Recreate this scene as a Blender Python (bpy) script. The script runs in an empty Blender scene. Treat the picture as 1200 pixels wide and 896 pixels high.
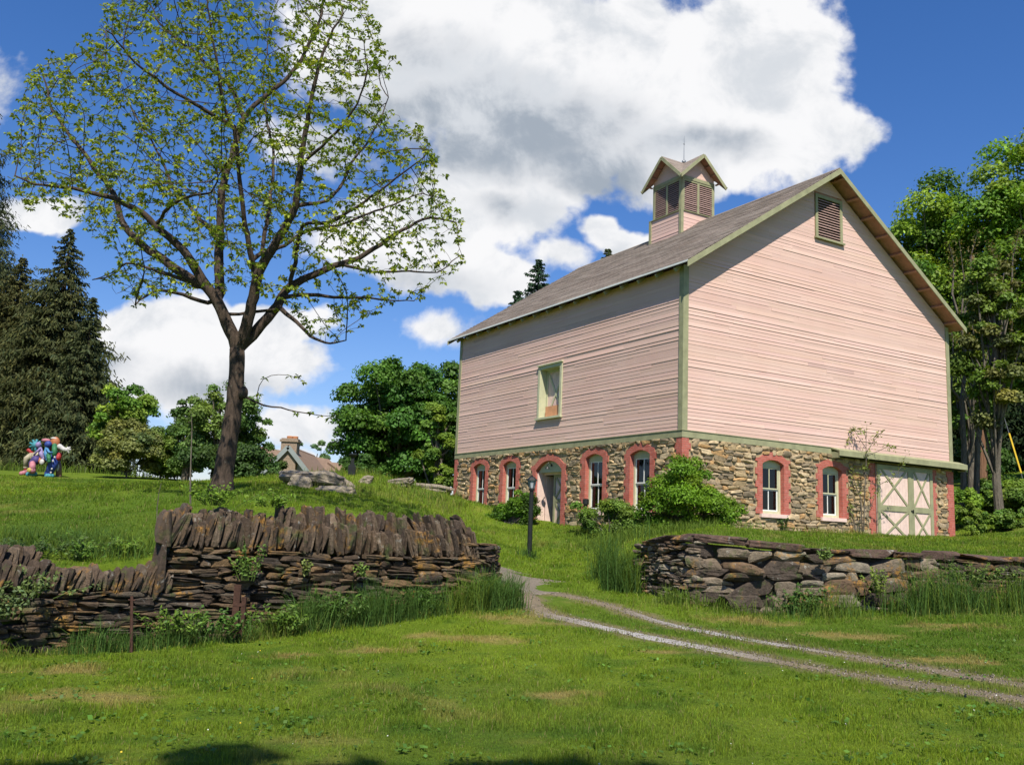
import bpy, math, random
import numpy as np
from mathutils import Matrix, Vector
random.seed(7); RNG = np.random.default_rng(7)
scene = bpy.context.scene
COL = scene.collection
# ------------------------------------------------------------------ camera
F, PITCH, ROLL = 1072.3256, 0.160769, 0.0410035
EYE = np.array([0, 0, 1.6])
_fw = np.array([0, math.cos(PITCH), math.sin(PITCH)])
_r = np.array([1.0, 0, 0]); _u = np.cross(_r, _fw)
_rt = _r*math.cos(ROLL) + _u*math.sin(ROLL); _up = -_r*math.sin(ROLL) + _u*math.cos(ROLL)
cd = bpy.data.cameras.new('camera'); cam = bpy.data.objects.new('camera', cd); COL.objects.link(cam)
cd.sensor_fit = 'HORIZONTAL'; cd.sensor_width = 36; cd.lens = F/1200*36; cd.clip_end = 4000; cd.clip_start = .1
cam.matrix_world = Matrix([[_rt[0], _up[0], -_fw[0], EYE[0]], [_rt[1], _up[1], -_fw[1], EYE[1]], [_rt[2], _up[2], -_fw[2], EYE[2]], [0, 0, 0, 1]])
scene.camera = cam
def ray(px, py): return _fw*F + _rt*(px-600) - _up*(py-448)
def pix(px, py, Y):                      # the point at forward distance Y seen at this photo position
    v = ray(px, py); return EYE + v*(Y/v[1])
# ------------------------------------------------------------------ sun and sky
BA = 0.5386367898                        # yaw of the barn
SUNV = np.array([math.sin(BA)-.5*math.cos(BA), -math.cos(BA)-.5*math.sin(BA), 1.52]); SUNV /= np.linalg.norm(SUNV)
SUN_STRENGTH, SKY_STRENGTH, EXPOSURE = 4.9, 0.045, 0.60
sl = bpy.data.lights.new('sun', 'SUN'); sl.energy = SUN_STRENGTH; sl.angle = math.radians(.55); sl.color = (1, .93, .80)
so = bpy.data.objects.new('sun', sl); COL.objects.link(so)
so.rotation_euler = Vector(SUNV.tolist()).to_track_quat('Z', 'Y').to_euler()
scene.view_settings.view_transform = 'Standard'; scene.view_settings.look = 'None'
scene.view_settings.exposure = EXPOSURE; scene.view_settings.gamma = 1; scene.view_settings.use_curve_mapping = False
W = bpy.data.worlds.new('World'); scene.world = W; W.use_nodes = True
def build_world():
    nt = W.node_tree; nt.nodes.clear(); N = nt.nodes.new; Lk = nt.links.new
    def val(x): return x
    def m(op, a, b=None, c=None, clamp=False):
        n = N('ShaderNodeMath'); n.operation = op; n.use_clamp = clamp
        for i, x in enumerate((a, b, c)):
            if x is None: continue
            if isinstance(x, (int, float)): n.inputs[i].default_value = x
            else: Lk(x, n.inputs[i])
        return n.outputs[0]
    def ss(x, lo, hi):
        n = N('ShaderNodeMapRange'); n.interpolation_type = 'SMOOTHSTEP'; Lk(x, n.inputs[0]); n.inputs[1].default_value = lo; n.inputs[2].default_value = hi
        return n.outputs[0]
    sky = N('ShaderNodeTexSky'); sky.sky_type = 'NISHITA'; sky.sun_disc = False
    sky.sun_elevation = math.asin(SUNV[2]); sky.sun_rotation = math.atan2(SUNV[0], SUNV[1])
    sky.air_density = 1.15; sky.dust_density = .35; sky.ozone_density = 4.0; sky.altitude = 200
    hs = N('ShaderNodeHueSaturation'); hs.inputs['Saturation'].default_value = 1.25; hs.inputs['Value'].default_value = 1.55; Lk(sky.outputs[0], hs.inputs['Color'])
    tc = N('ShaderNodeTexCoord'); sp = N('ShaderNodeSeparateXYZ'); Lk(tc.outputs['Generated'], sp.inputs[0])
    yy = m('MAXIMUM', sp.outputs[1], .02)
    gx = m('DIVIDE', sp.outputs[0], yy); gz = m('DIVIDE', sp.outputs[2], yy)
    cb = N('ShaderNodeCombineXYZ'); Lk(gx, cb.inputs[0]); Lk(gz, cb.inputs[1])
    P = cb.outputs[0]
    def noise(scale, detail, rough, off=(0, 0, 0), dist=0, vec=P):
        a = N('ShaderNodeVectorMath'); a.operation = 'ADD'; Lk(vec, a.inputs[0]); a.inputs[1].default_value = off
        n = N('ShaderNodeTexNoise'); n.inputs['Scale'].default_value = scale; n.inputs['Detail'].default_value = detail
        n.inputs['Roughness'].default_value = rough; n.inputs['Distortion'].default_value = dist; Lk(a.outputs[0], n.inputs['Vector'])
        return n
    wn = noise(5, 5, .6, (3, 1, 0))
    wv = N('ShaderNodeVectorMath'); wv.operation = 'SUBTRACT'; Lk(wn.outputs['Color'], wv.inputs[0]); wv.inputs[1].default_value = (.5, .5, .5)
    wv2 = N('ShaderNodeVectorMath'); wv2.operation = 'SCALE'; Lk(wv.outputs[0], wv2.inputs[0]); wv2.inputs[3].default_value = .12
    pw = N('ShaderNodeVectorMath'); pw.operation = 'ADD'; Lk(P, pw.inputs[0]); Lk(wv2.outputs[0], pw.inputs[1]); PW = pw.outputs[0]
    def lobes(L, vec):
        acc = None
        for (px, py, rx, ry, wt) in L:
            v = ray(px, py); cx, cz = v[0]/v[1], v[2]/v[1]
            s = N('ShaderNodeVectorMath'); s.operation = 'SUBTRACT'; Lk(vec, s.inputs[0]); s.inputs[1].default_value = (cx, cz, 0)
            d = N('ShaderNodeVectorMath'); d.operation = 'MULTIPLY'; Lk(s.outputs[0], d.inputs[0]); d.inputs[1].default_value = (F/rx, F/ry, 0)
            l = N('ShaderNodeVectorMath'); l.operation = 'LENGTH'; Lk(d.outputs[0], l.inputs[0])
            q = m('MULTIPLY', m('SUBTRACT', 1.0, l.outputs['Value']), wt)
            acc = q if acc is None else m('SMOOTH_MAX', acc, q, .12)
        return acc
    body = lobes([(600, 60, 260, 150, 1), (760, 110, 200, 135, 1), (900, 70, 120, 110, 1), (930, 150, 110, 75, 1), (480, 30, 180, 120, 1), (640, 170, 140, 70, 1), (800, 190, 150, 60, .9),
                  (560, 240, 110, 70, 1), (490, 285, 120, 70, 1), (560, 318, 75, 34, .8), (400, 300, 80, 40, .5), (360, 180, 90, 40, .35),
                  (60, 245, 62, 34, .9), (190, 400, 90, 62, 1), (270, 430, 130, 55, .9), (180, 450, 80, 40, .8), (330, 390, 85, 28, .8), (505, 380, 60, 34, .42), (640, 300, 50, 30, .4), (620, 215, 70, 50, .6), (330, 560, 60, 24, .8),
                  (720, 280, 66, 26, .85), (690, 262, 42, 22, .6), (240, 470, 90, 40, .7), (340, 510, 70, 25, .5),
                  (1300, 520, 200, 60, .8), (-250, 420, 220, 100, .9), (-150, 100, 150, 80, .7)], PW)
    n1 = noise(7, 9, .58, (0, 0, 0), .3); n2 = noise(26, 6, .6, (5, 2, 0), .2)
    dens = m('ADD', body, m('ADD', m('MULTIPLY', m('SUBTRACT', n1.outputs[0], .5), 1.0), m('MULTIPLY', m('SUBTRACT', n2.outputs[0], .5), .42)))
    cov = ss(dens, -.02, .24)
    cov = m('MULTIPLY', cov, ss(sp.outputs[1], .05, .15))
    grey = lobes([(560, 150, 230, 90, 1.15), (800, 175, 110, 30, .7), (600, 250, 60, 22, .5), (690, 200, 110, 45, 1), (440, 180, 110, 70, .9), (500, 70, 90, 45, .5), (270, 465, 110, 26, .5), (500, 330, 80, 22, .5), (110, 440, 60, 25, .4)], PW)
    n3 = noise(9, 7, .6, (9, 4, 0), .3)
    g = ss(m('ADD', grey, m('MULTIPLY', m('SUBTRACT', n3.outputs[0], .5), 1.3)), -.15, .75)
    puff = ss(n3.outputs[0], .34, .56)
    cr = N('ShaderNodeMix'); cr.data_type = 'RGBA'; cr.inputs[6].default_value = (14.0, 14.0, 14.2, 1); cr.inputs[7].default_value = (5.5, 6.3, 7.4, 1); Lk(g, cr.inputs[0])
    cr2 = N('ShaderNodeMix'); cr2.data_type = 'RGBA'; cr2.inputs[6].default_value = (10.2, 10.7, 11.4, 1); Lk(cr.outputs[2], cr2.inputs[7]); Lk(puff, cr2.inputs[0])
    mx = N('ShaderNodeMix'); mx.data_type = 'RGBA'; tn = N('ShaderNodeMix'); tn.data_type = 'RGBA'; tn.blend_type = 'MULTIPLY'; tn.inputs[0].default_value = 1; tn.inputs[7].default_value = (1.12, 1.06, 1.30, 1); Lk(hs.outputs[0], tn.inputs[6]); Lk(cov, mx.inputs[0]); Lk(tn.outputs[2], mx.inputs[6]); Lk(cr2.outputs[2], mx.inputs[7])
    bg = N('ShaderNodeBackground'); bg.inputs[1].default_value = SKY_STRENGTH; Lk(mx.outputs[2], bg.inputs[0])
    out = N('ShaderNodeOutputWorld'); Lk(bg.outputs[0], out.inputs[0])
build_world()
W.cycles.sampling_method = 'MANUAL'; W.cycles.sample_map_resolution = 1024
# ------------------------------------------------------------------ helpers
def unit(v):
    v = np.asarray(v, float); n = np.linalg.norm(v, axis=-1, keepdims=True); return v/np.maximum(n, 1e-9)
def hsh(ix, iy, iz=0, seed=0):
    h = (ix*374761393 + iy*668265263 + iz*2147483647 + seed*1274126177) & 0xffffffff
    h = ((h ^ (h >> 13))*1274126177) & 0xffffffff; h = (h ^ (h >> 16)) & 0xffffff
    return h/float(0xffffff)
def vnoise(x, y, seed=0):
    x = np.asarray(x, float); y = np.asarray(y, float)
    ix = np.floor(x).astype(np.int64); iy = np.floor(y).astype(np.int64); fx = x-ix; fy = y-iy
    fx = fx*fx*(3-2*fx); fy = fy*fy*(3-2*fy); z = np.int64(0)
    a = hsh(ix, iy, z, seed); b = hsh(ix+1, iy, z, seed); c = hsh(ix, iy+1, z, seed); d = hsh(ix+1, iy+1, z, seed)
    return (a*(1-fx)+b*fx)*(1-fy) + (c*(1-fx)+d*fx)*fy
def fbm(x, y, o=4, seed=0):
    s = 0; a = .5
    for k in range(o): s = s + a*vnoise(x*2**k, y*2**k, seed+k*7); a *= .5
    return s/(1-.5**o)
def tag(o, label=None, cat=None, group=None, kind=None):
    if label: o['label'] = label
    if cat: o['category'] = cat
    if group: o['group'] = group
    if kind: o['kind'] = kind
    return o
def empty(name, loc, rz=0, label=None, cat=None, group=None, parent=None):
    o = bpy.data.objects.new(name, None); COL.objects.link(o); o.location = [float(c) for c in loc]; o.rotation_euler = (0, 0, rz); o.empty_display_size = .2
    if parent: o.parent = parent
    return tag(o, label, cat, group)
class MB:
    """collects geometry (and a per-vertex colour) for ONE mesh object"""
    def __init__(s): s.V = []; s.Fc = []; s.C = []; s.n = 0; s.bulk = []
    def add(s, verts, faces, col=(1, 1, 1)):
        verts = np.asarray(verts, float); b = s.n; s.V.append(verts)
        s.Fc.extend([[i+b for i in f] for f in faces])
        col = np.asarray(col, float)
        s.C.append(np.tile(col, (len(verts), 1)) if col.ndim == 1 else col); s.n += len(verts)
    def arr(s, verts, k, col):            # verts (N*k,3): N polygons of k corners
        b = s.n; verts = np.asarray(verts, float); s.V.append(verts); s.bulk.append((b, len(verts)//k, k))
        s.C.append(np.asarray(col, float)); s.n += len(verts)
    def box(s, a, b, col=(1, 1, 1), M=None):
        x0, y0, z0 = a; x1, y1, z1 = b
        v = np.array([(x, y, z) for x in (x0, x1) for y in (y0, y1) for z in (z0, z1)], float)
        if M is not None: v = v@np.array(M)[:3, :3].T + np.array(M)[:3, 3]
        s.add(v, [(0, 1, 3, 2), (4, 6, 7, 5), (0, 4, 5, 1), (2, 3, 7, 6), (0, 2, 6, 4), (1, 5, 7, 3)], col)
    def beam(s, p, q, w, h, col=(1, 1, 1), upv=(0, 0, 1)):   # rectangular bar from p to q
        p = np.array(p, float); q = np.array(q, float); d = unit(q-p); sd = np.cross(d, upv)
        sd = unit(sd) if np.linalg.norm(sd) > 1e-5 else np.array([1., 0, 0]); up = np.cross(sd, d)
        v = [c + sd*a*w/2 + up*b*h/2 for c in (p, q) for a, b in ((-1, -1), (1, -1), (1, 1), (-1, 1))]
        s.add(v, [(0, 3, 2, 1), (4, 5, 6, 7), (0, 1, 5, 4), (1, 2, 6, 5), (2, 3, 7, 6), (3, 0, 4, 7)], col)
    def tube(s, pts, rad, sides=8, col=(1, 1, 1), cap=True, wob=0):
        pts = np.asarray(pts, float); n = len(pts); rad = np.broadcast_to(np.asarray(rad, float), (n,))
        t = np.gradient(pts, axis=0) if n > 2 else np.array([pts[-1]-pts[0]]*n); t = unit(t)
        ref = np.array([0, 0, 1.]) if abs(t[0][2]) < .9 else np.array([1., 0, 0]); a = unit(np.cross(t[0], ref)); V = []
        for i in range(n):
            a = unit(a - t[i]*(a@t[i])); b = np.cross(t[i], a)
            for k in range(sides):
                th = 2*math.pi*k/sides; r = rad[i]*(1+wob*(random.random()-.5))
                V.append(pts[i] + (a*math.cos(th)+b*math.sin(th))*r)
        Fs = [(i*sides+k, i*sides+(k+1) % sides, (i+1)*sides+(k+1) % sides, (i+1)*sides+k) for i in range(n-1) for k in range(sides)]
        if cap: Fs += [tuple(range(sides))[::-1], tuple((n-1)*sides+k for k in range(sides))]
        s.add(V, Fs, col)
    def lathe(s, prof, c=(0, 0, 0), sides=12, col=(1, 1, 1)):
        s.tube([(c[0], c[1], c[2]+z) for r, z in prof], [max(r, 1e-4) for r, z in prof], sides, col) if False else None
        V = []; n = len(prof)
        for r, z in prof:
            for k in range(sides):
                th = 2*math.pi*k/sides; V.append((c[0]+r*math.cos(th), c[1]+r*math.sin(th), c[2]+z))
        Fs = [(i*sides+k, i*sides+(k+1) % sides, (i+1)*sides+(k+1) % sides, (i+1)*sides+k) for i in range(n-1) for k in range(sides)]
        Fs += [tuple(range(sides))[::-1], tuple((n-1)*sides+k for k in range(sides))]
        s.add(V, Fs, col)
    def ball(s, c, r, col=(1, 1, 1), nu=12, nv=8, M=None):
        r = np.broadcast_to(np.asarray(r, float), (3,)); V = [(0, 0, -1)]
        for j in range(1, nv):
            ph = -math.pi/2 + math.pi*j/nv
            for i in range(nu):
                th = 2*math.pi*i/nu; V.append((math.cos(ph)*math.cos(th), math.cos(ph)*math.sin(th), math.sin(ph)))
        V.append((0, 0, 1)); V = np.array(V)*r
        if M is not None: V = V@np.array(M).T
        V = V + np.array(c); last = len(V)-1
        Fs = [(0, 1+(i+1) % nu, 1+i) for i in range(nu)] + [(1+j*nu+i, 1+j*nu+(i+1) % nu, 1+(j+1)*nu+(i+1) % nu, 1+(j+1)*nu+i) for j in range(nv-2) for i in range(nu)]
        Fs += [(last, 1+(nv-2)*nu+i, 1+(nv-2)*nu+(i+1) % nu) for i in range(nu)]
        s.add(V, Fs, col)
    def build(s, name, mat, parent=None, smooth=False, local=False):
        V = np.concatenate(s.V) if s.V else np.zeros((0, 3)); C = np.concatenate(s.C) if s.C else np.zeros((0, 3))
        if parent is not None and not local:
            q = parent; off = np.zeros(3)
            while q is not None: off = off + np.array(q.location); q = q.parent
            V = V - off
        me = bpy.data.meshes.new(name)
        li = [np.array([i for f in s.Fc for i in f], dtype=np.int32)] if s.Fc else []
        lt = [np.array([len(f) for f in s.Fc], dtype=np.int32)] if s.Fc else []
        for b, n, k in s.bulk: li.append(np.arange(b, b+n*k, dtype=np.int32)); lt.append(np.full(n, k, dtype=np.int32))
        li = np.concatenate(li); lt = np.concatenate(lt); ls = np.concatenate([[0], np.cumsum(lt)[:-1]]).astype(np.int32)
        me.vertices.add(len(V)); me.vertices.foreach_set('co', V.astype(np.float32).ravel())
        me.loops.add(len(li)); me.loops.foreach_set('vertex_index', li)
        me.polygons.add(len(lt)); me.polygons.foreach_set('loop_start', ls); me.polygons.foreach_set('loop_total', lt)
        me.polygons.foreach_set('use_smooth', np.full(len(lt), bool(smooth)))
        at = me.attributes.new('col', 'FLOAT_COLOR', 'POINT'); at.data.foreach_set('color', np.hstack([C, np.ones((len(C), 1))]).astype(np.float32).ravel())
        me.update(calc_edges=True); me.validate()
        me.materials.append(mat)
        o = bpy.data.objects.new(name, me); COL.objects.link(o)
        if parent is not None: o.parent = parent
        return o
# ------------------------------------------------------------------ materials
class NT:
    def __init__(s, name):
        s.m = bpy.data.materials.new(name); s.m.use_nodes = True; s.t = s.m.node_tree; s.t.nodes.clear()
        s.out = s.N('ShaderNodeOutputMaterial'); s.b = s.N('ShaderNodeBsdfPrincipled'); s.L(s.b.outputs[0], s.out.inputs[0])
        s.b.inputs['Specular IOR Level'].default_value = .3
    def N(s, t): return s.t.nodes.new(t)
    def L(s, a, b): s.t.links.new(a, b)
    def attr(s):
        n = s.N('ShaderNodeAttribute'); n.attribute_name = 'col'; return n.outputs['Color']
    def obj(s, scale=(1, 1, 1)):
        tc = s.N('ShaderNodeTexCoord'); mp = s.N('ShaderNodeMapping'); mp.inputs['Scale'].default_value = scale; s.L(tc.outputs['Object'], mp.inputs[0]); return mp.outputs[0]
    def noise(s, vec, scale, detail=5, rough=.6, dist=0):
        n = s.N('ShaderNodeTexNoise'); n.inputs['Scale'].default_value = scale; n.inputs['Detail'].default_value = detail; n.inputs['Roughness'].default_value = rough
        n.inputs['Distortion'].default_value = dist; s.L(vec, n.inputs['Vector']); return n.outputs[0]
    def rng(s, x, a, b, lo=0, hi=1):
        n = s.N('ShaderNodeMapRange'); s.L(x, n.inputs[0]); n.inputs[1].default_value = a; n.inputs[2].default_value = b; n.inputs[3].default_value = lo; n.inputs[4].default_value = hi; return n.outputs[0]
    def mix(s, f, a, b, mode='MIX'):
        n = s.N('ShaderNodeMix'); n.data_type = 'RGBA'; n.blend_type = mode
        for x, i in ((f, 0), (a, 6), (b, 7)):
            if isinstance(x, (int, float)): n.inputs[i].default_value = x
            elif isinstance(x, tuple): n.inputs[i].default_value = (*x, 1)
            else: s.L(x, n.inputs[i])
        return n.outputs[2]
    def math(s, op, a, b=0):
        n = s.N('ShaderNodeMath'); n.operation = op
        for x, i in ((a, 0), (b, 1)):
            if isinstance(x, (int, float)): n.inputs[i].default_value = x
            else: s.L(x, n.inputs[i])
        return n.outputs[0]
    def bump(s, h, strength=.5, dist=.02):
        n = s.N('ShaderNodeBump'); n.inputs['Strength'].default_value = strength; n.inputs['Distance'].default_value = dist; s.L(h, n.inputs['Height']); s.L(n.outputs[0], s.b.inputs['Normal'])
    def done(s, col, rough=.7):
        if isinstance(col, tuple): s.b.inputs['Base Color'].default_value = (*col, 1)
        else: s.L(col, s.b.inputs['Base Color'])
        s.b.inputs['Roughness'].default_value = rough; return s.m
def simple(name, col, rough=.6, var=.25, scale=6, bump=.2, metal=0):
    n = NT(name); v = n.obj(); k = n.noise(v, scale); c = n.mix(n.rng(k, .3, .7), tuple(x*(1-var) for x in col), tuple(min(1, x*(1+var)) for x in col))
    k2 = n.noise(v, scale*6, 4); n.bump(k2, bump, .01); n.b.inputs['Metallic'].default_value = metal
    return n.done(c, rough)
def tinted(name, rough=.7, var=.35, scale=8, bump=.4, dist=.02, sc=(1, 1, 1)):
    n = NT(name); v = n.obj(sc); k = n.noise(v, scale, 7, .65); g = n.rng(k, .25, .75, 1-var, 1+var)
    cc = n.N('ShaderNodeCombineXYZ')
    for i in range(3): n.L(g, cc.inputs[i])
    c = n.mix(1.0, n.attr(), cc.outputs[0], 'MULTIPLY'); n.bump(n.noise(v, scale*3, 8, .7), bump, dist)
    return n.done(c, rough)
def leafmat(name, trans=.35, rough=.55, spec=.25):
    n = NT(name); c = n.attr(); n.done(c, rough); n.b.inputs['Specular IOR Level'].default_value = spec
    tr = n.N('ShaderNodeBsdfTranslucent'); cm = n.mix(1.0, c, (1.25, 1.25, .5), 'MULTIPLY'); n.L(cm, tr.inputs[0])
    ms = n.N('ShaderNodeMixShader'); ms.inputs[0].default_value = trans; n.L(n.b.outputs[0], ms.inputs[1]); n.L(tr.outputs[0], ms.inputs[2]); n.L(ms.outputs[0], n.out.inputs[0])
    return n.m
def stonemat(name, lichen=.0, moss=0., bump=.7, white=.5, dist=.03):
    n = NT(name); v = n.obj(); c = n.attr()
    k = n.noise(v, 9, 8, .65, .3); g = n.rng(k, .25, .75, .55, 1.45); cc = n.N('ShaderNodeCombineXYZ')
    for i in range(3): n.L(g, cc.inputs[i])
    c = n.mix(1.0, c, cc.outputs[0], 'MULTIPLY')
    if white: c = n.mix(n.rng(n.noise(v, 7, 7, .7, .5), .60, .68, 0, white), c, (.42, .42, .38))
    if lichen:
        c = n.mix(n.math('MULTIPLY', n.rng(n.noise(v, 2.2, 3, .6), .55, .65), n.rng(n.noise(v, 13, 6, .7), .45, .6, 0, lichen)), c, (.36, .19, .04))
    if moss: c = n.mix(n.rng(n.noise(v, 4, 5, .6), .55, .68, 0, moss), c, (.07, .10, .025))
    n.bump(n.noise(v, 22, 8, .75), bump, dist); return n.done(c, .9)
M = {}
def siding_mat():
    n = NT('pink_clapboard'); v = n.obj(); c = n.attr()
    vs = n.obj((2.2, 2.2, 14)); k = n.noise(vs, 2.5, 7, .65, .4)
    c = n.mix(n.rng(k, .52, .75, 0, .5), c, (.56, .41, .355))
    c = n.mix(n.rng(n.noise(n.obj((1, 1, 5)), 9, 6, .7), .62, .76, 0, .6), c, (.36, .28, .24))       # paint worn to the wood
    c = n.mix(n.rng(n.noise(v, .5, 4, .6), .4, .7, 0, .3), c, (.66, .50, .44))
    n.bump(n.noise(n.obj((1.5, 1.5, 30)), 6, 5, .6), .25, .006); return n.done(c, .75)
def brick_mat():
    n = NT('painted_brick'); tc = n.N('ShaderNodeTexCoord'); s = n.N('ShaderNodeSeparateXYZ'); n.L(tc.outputs['Object'], s.inputs[0])
    cb = n.N('ShaderNodeCombineXYZ'); n.L(n.math('ADD', s.outputs[0], s.outputs[1]), cb.inputs[0]); n.L(s.outputs[2], cb.inputs[1])
    b = n.N('ShaderNodeTexBrick'); n.L(cb.outputs[0], b.inputs['Vector']); b.inputs['Scale'].default_value = 1; b.inputs['Brick Width'].default_value = .21; b.inputs['Row Height'].default_value = .075
    b.inputs['Mortar Size'].default_value = .008; b.inputs['Mortar Smooth'].default_value = .3
    b.inputs['Color1'].default_value = (.36, .085, .06, 1); b.inputs['Color2'].default_value = (.46, .13, .095, 1); b.inputs['Mortar'].default_value = (.36, .17, .14, 1)
    v = n.obj(); c = n.mix(n.rng(n.noise(v, 6, 6, .7), .5, .75, 0, .6), b.outputs['Color'], (.52, .25, .21))
    c = n.mix(n.rng(n.noise(v, 1.3, 3, .7), .55, .75, 0, .6), c, (.42, .09, .05))
    h = n.math('ADD', n.math('MULTIPLY', b.outputs['Fac'], -1.0), n.math('MULTIPLY', n.noise(v, 40, 4), .5)); n.bump(h, .8, .012)
    return n.done(c, .75)
def roof_mat():
    n = NT('weathered_shingles'); tc = n.N('ShaderNodeTexCoord'); s = n.N('ShaderNodeSeparateXYZ'); n.L(tc.outputs['Object'], s.inputs[0])
    cb = n.N('ShaderNodeCombineXYZ'); n.L(s.outputs[1], cb.inputs[0]); n.L(n.math('MULTIPLY', s.outputs[2], 1.8), cb.inputs[1])
    b = n.N('ShaderNodeTexBrick'); n.L(cb.outputs[0], b.inputs['Vector']); b.inputs['Scale'].default_value = 1; b.inputs['Brick Width'].default_value = .3; b.inputs['Row Height'].default_value = .14
    b.inputs['Mortar Size'].default_value = .012; b.inputs['Color1'].default_value = (.175, .140, .115, 1); b.inputs['Color2'].default_value = (.235, .190, .158, 1); b.inputs['Mortar'].default_value = (.085, .066, .055, 1)
    v = n.obj((1, .35, 2)); c = n.mix(n.rng(n.noise(v, 1.2, 8, .7, .5), .4, .68, 0, .75), b.outputs['Color'], (.27, .235, .20))
    c = n.mix(n.rng(n.noise(n.obj((1, 3, .5)), .8, 6, .7), .52, .7, 0, .55), c, (.17, .125, .09))
    c = n.mix(n.rng(n.noise(n.obj(), 4, 7, .75), .58, .75, 0, .5), c, (.15, .14, .10))
    h = n.math('ADD', n.math('MULTIPLY', b.outputs['Fac'], -1.0), n.math('MULTIPLY', n.noise(n.obj(), 30, 5), .8)); n.bump(h, .7, .012)
    return n.done(c, .85)
def bark_mat(name, c1, c2, sc=(1, 1, .22), s=14):
    n = NT(name); v = n.obj(sc); k = n.noise(v, s, 8, .7, .6); c = n.mix(n.rng(k, .35, .65), c1, c2)
    c = n.mix(n.rng(n.noise(n.obj(), 5, 5, .6), .6, .72, 0, .5), c, (.16, .15, .12)); n.bump(k, 1.0, .05); return n.done(c, .9)
def ground_mat():
    n = NT('lawn_soil'); v = n.obj(); c = n.attr()
    k = n.noise(v, 14, 8, .75); g = n.rng(k, .25, .75, .6, 1.4); cc = n.N('ShaderNodeCombineXYZ')
    for i in range(3): n.L(g, cc.inputs[i])
    c = n.mix(1.0, c, cc.outputs[0], 'MULTIPLY')
    n.bump(n.noise(v, 20, 8, .75), .9, .05); n.b.inputs['Specular IOR Level'].default_value = .1; return n.done(c, .95)
def gravel_mat():
    n = NT('track_gravel'); v = n.obj(); vo = n.N('ShaderNodeTexVoronoi'); vo.inputs['Scale'].default_value = 55; n.L(v, vo.inputs['Vector'])
    c = n.attr(); g = n.rng(n.noise(v, 60, 5, .7), .3, .7, .6, 1.4); cc = n.N('ShaderNodeCombineXYZ')
    for i in range(3): n.L(g, cc.inputs[i])
    c = n.mix(1.0, c, cc.outputs[0], 'MULTIPLY'); c = n.mix(n.rng(n.noise(v, 9, 5, .7), .58, .68, 0, .6), c, (.13, .11, .07)); n.bump(vo.outputs['Distance'], .9, .03); return n.done(c, .95)
def glass_mat():
    n = NT('window_glass'); n.t.nodes.remove(n.b); g = n.N('ShaderNodeBsdfGlossy'); g.inputs['Roughness'].default_value = .03; g.inputs[0].default_value = (.9, .95, 1, 1)
    t = n.N('ShaderNodeBsdfTransparent'); t.inputs[0].default_value = (.5, .53, .5, 1); fr = n.N('ShaderNodeFresnel'); fr.inputs[0].default_value = 1.5
    ms = n.N('ShaderNodeMixShader'); n.L(fr.outputs[0], ms.inputs[0]); n.L(t.outputs[0], ms.inputs[1]); n.L(g.outputs[0], ms.inputs[2]); n.L(ms.outputs[0], n.out.inputs[0]); return n.m
M['siding'] = siding_mat(); M['brick'] = brick_mat(); M['roof'] = roof_mat(); M['ground'] = ground_mat(); M['gravel'] = gravel_mat(); M['glass'] = glass_mat()
M['trim'] = simple('sage_trim_paint', (.265, .265, .155), .65, .18, 3)
M['cream'] = simple('cream_sash_paint', (.46, .46, .31), .55, .1, 4)
M['white'] = simple('white_sash_paint', (.66, .68, .66), .5, .08, 5)
M['doorpink'] = simple('pale_pink_boards', (.66, .50, .44), .7, .12, 5)
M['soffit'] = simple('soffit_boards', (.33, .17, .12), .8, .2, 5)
M['louver'] = simple('weathered_pink_slats', (.36, .24, .21), .8, .2, 8)
M['mortar'] = simple('old_mortar', (.34, .255, .15), .95, .3, 9, .6)
M['rubble'] = stonemat('barn_rubble_stone', white=.12, bump=.6)
M['drystone'] = stonemat('dry_laid_slate', lichen=.9, moss=.7, white=.6, bump=1.0, dist=.05)
M['ledge'] = stonemat('ledge_rock', white=.8, moss=.5, bump=1.0, dist=.08)
M['leaf'] = leafmat('leaves'); M['grassm'] = leafmat('grass_blades', .30, .6, .12); M['needle'] = leafmat('needles', .12, .7, .15)
M['bark'] = bark_mat('dark_bark', (.026, .018, .013), (.085, .060, .044))
M['bark2'] = bark_mat('grey_bark', (.07, .06, .045), (.17, .145, .115))
M['pole'] = bark_mat('creosoted_pole', (.12, .058, .032), (.22, .125, .075), (1, 1, .1), 10)
M['black'] = simple('black_paint', (.014, .016, .015), .45, .3, 6, .1)
M['rust'] = simple('rusty_iron', (.065, .032, .022), .85, .4, 20, .5, .2)
M['dirt'] = simple('bare_dirt', (.20, .15, .095), .95, .3, 12, .8)
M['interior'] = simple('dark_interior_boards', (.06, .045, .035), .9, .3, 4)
M['metal'] = simple('grey_metal', (.25, .26, .27), .4, .2, 8, .1, .6)
M['lampglass'] = simple('lamp_glass', (.30, .33, .36), .15, .1, 8, .0)
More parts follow.
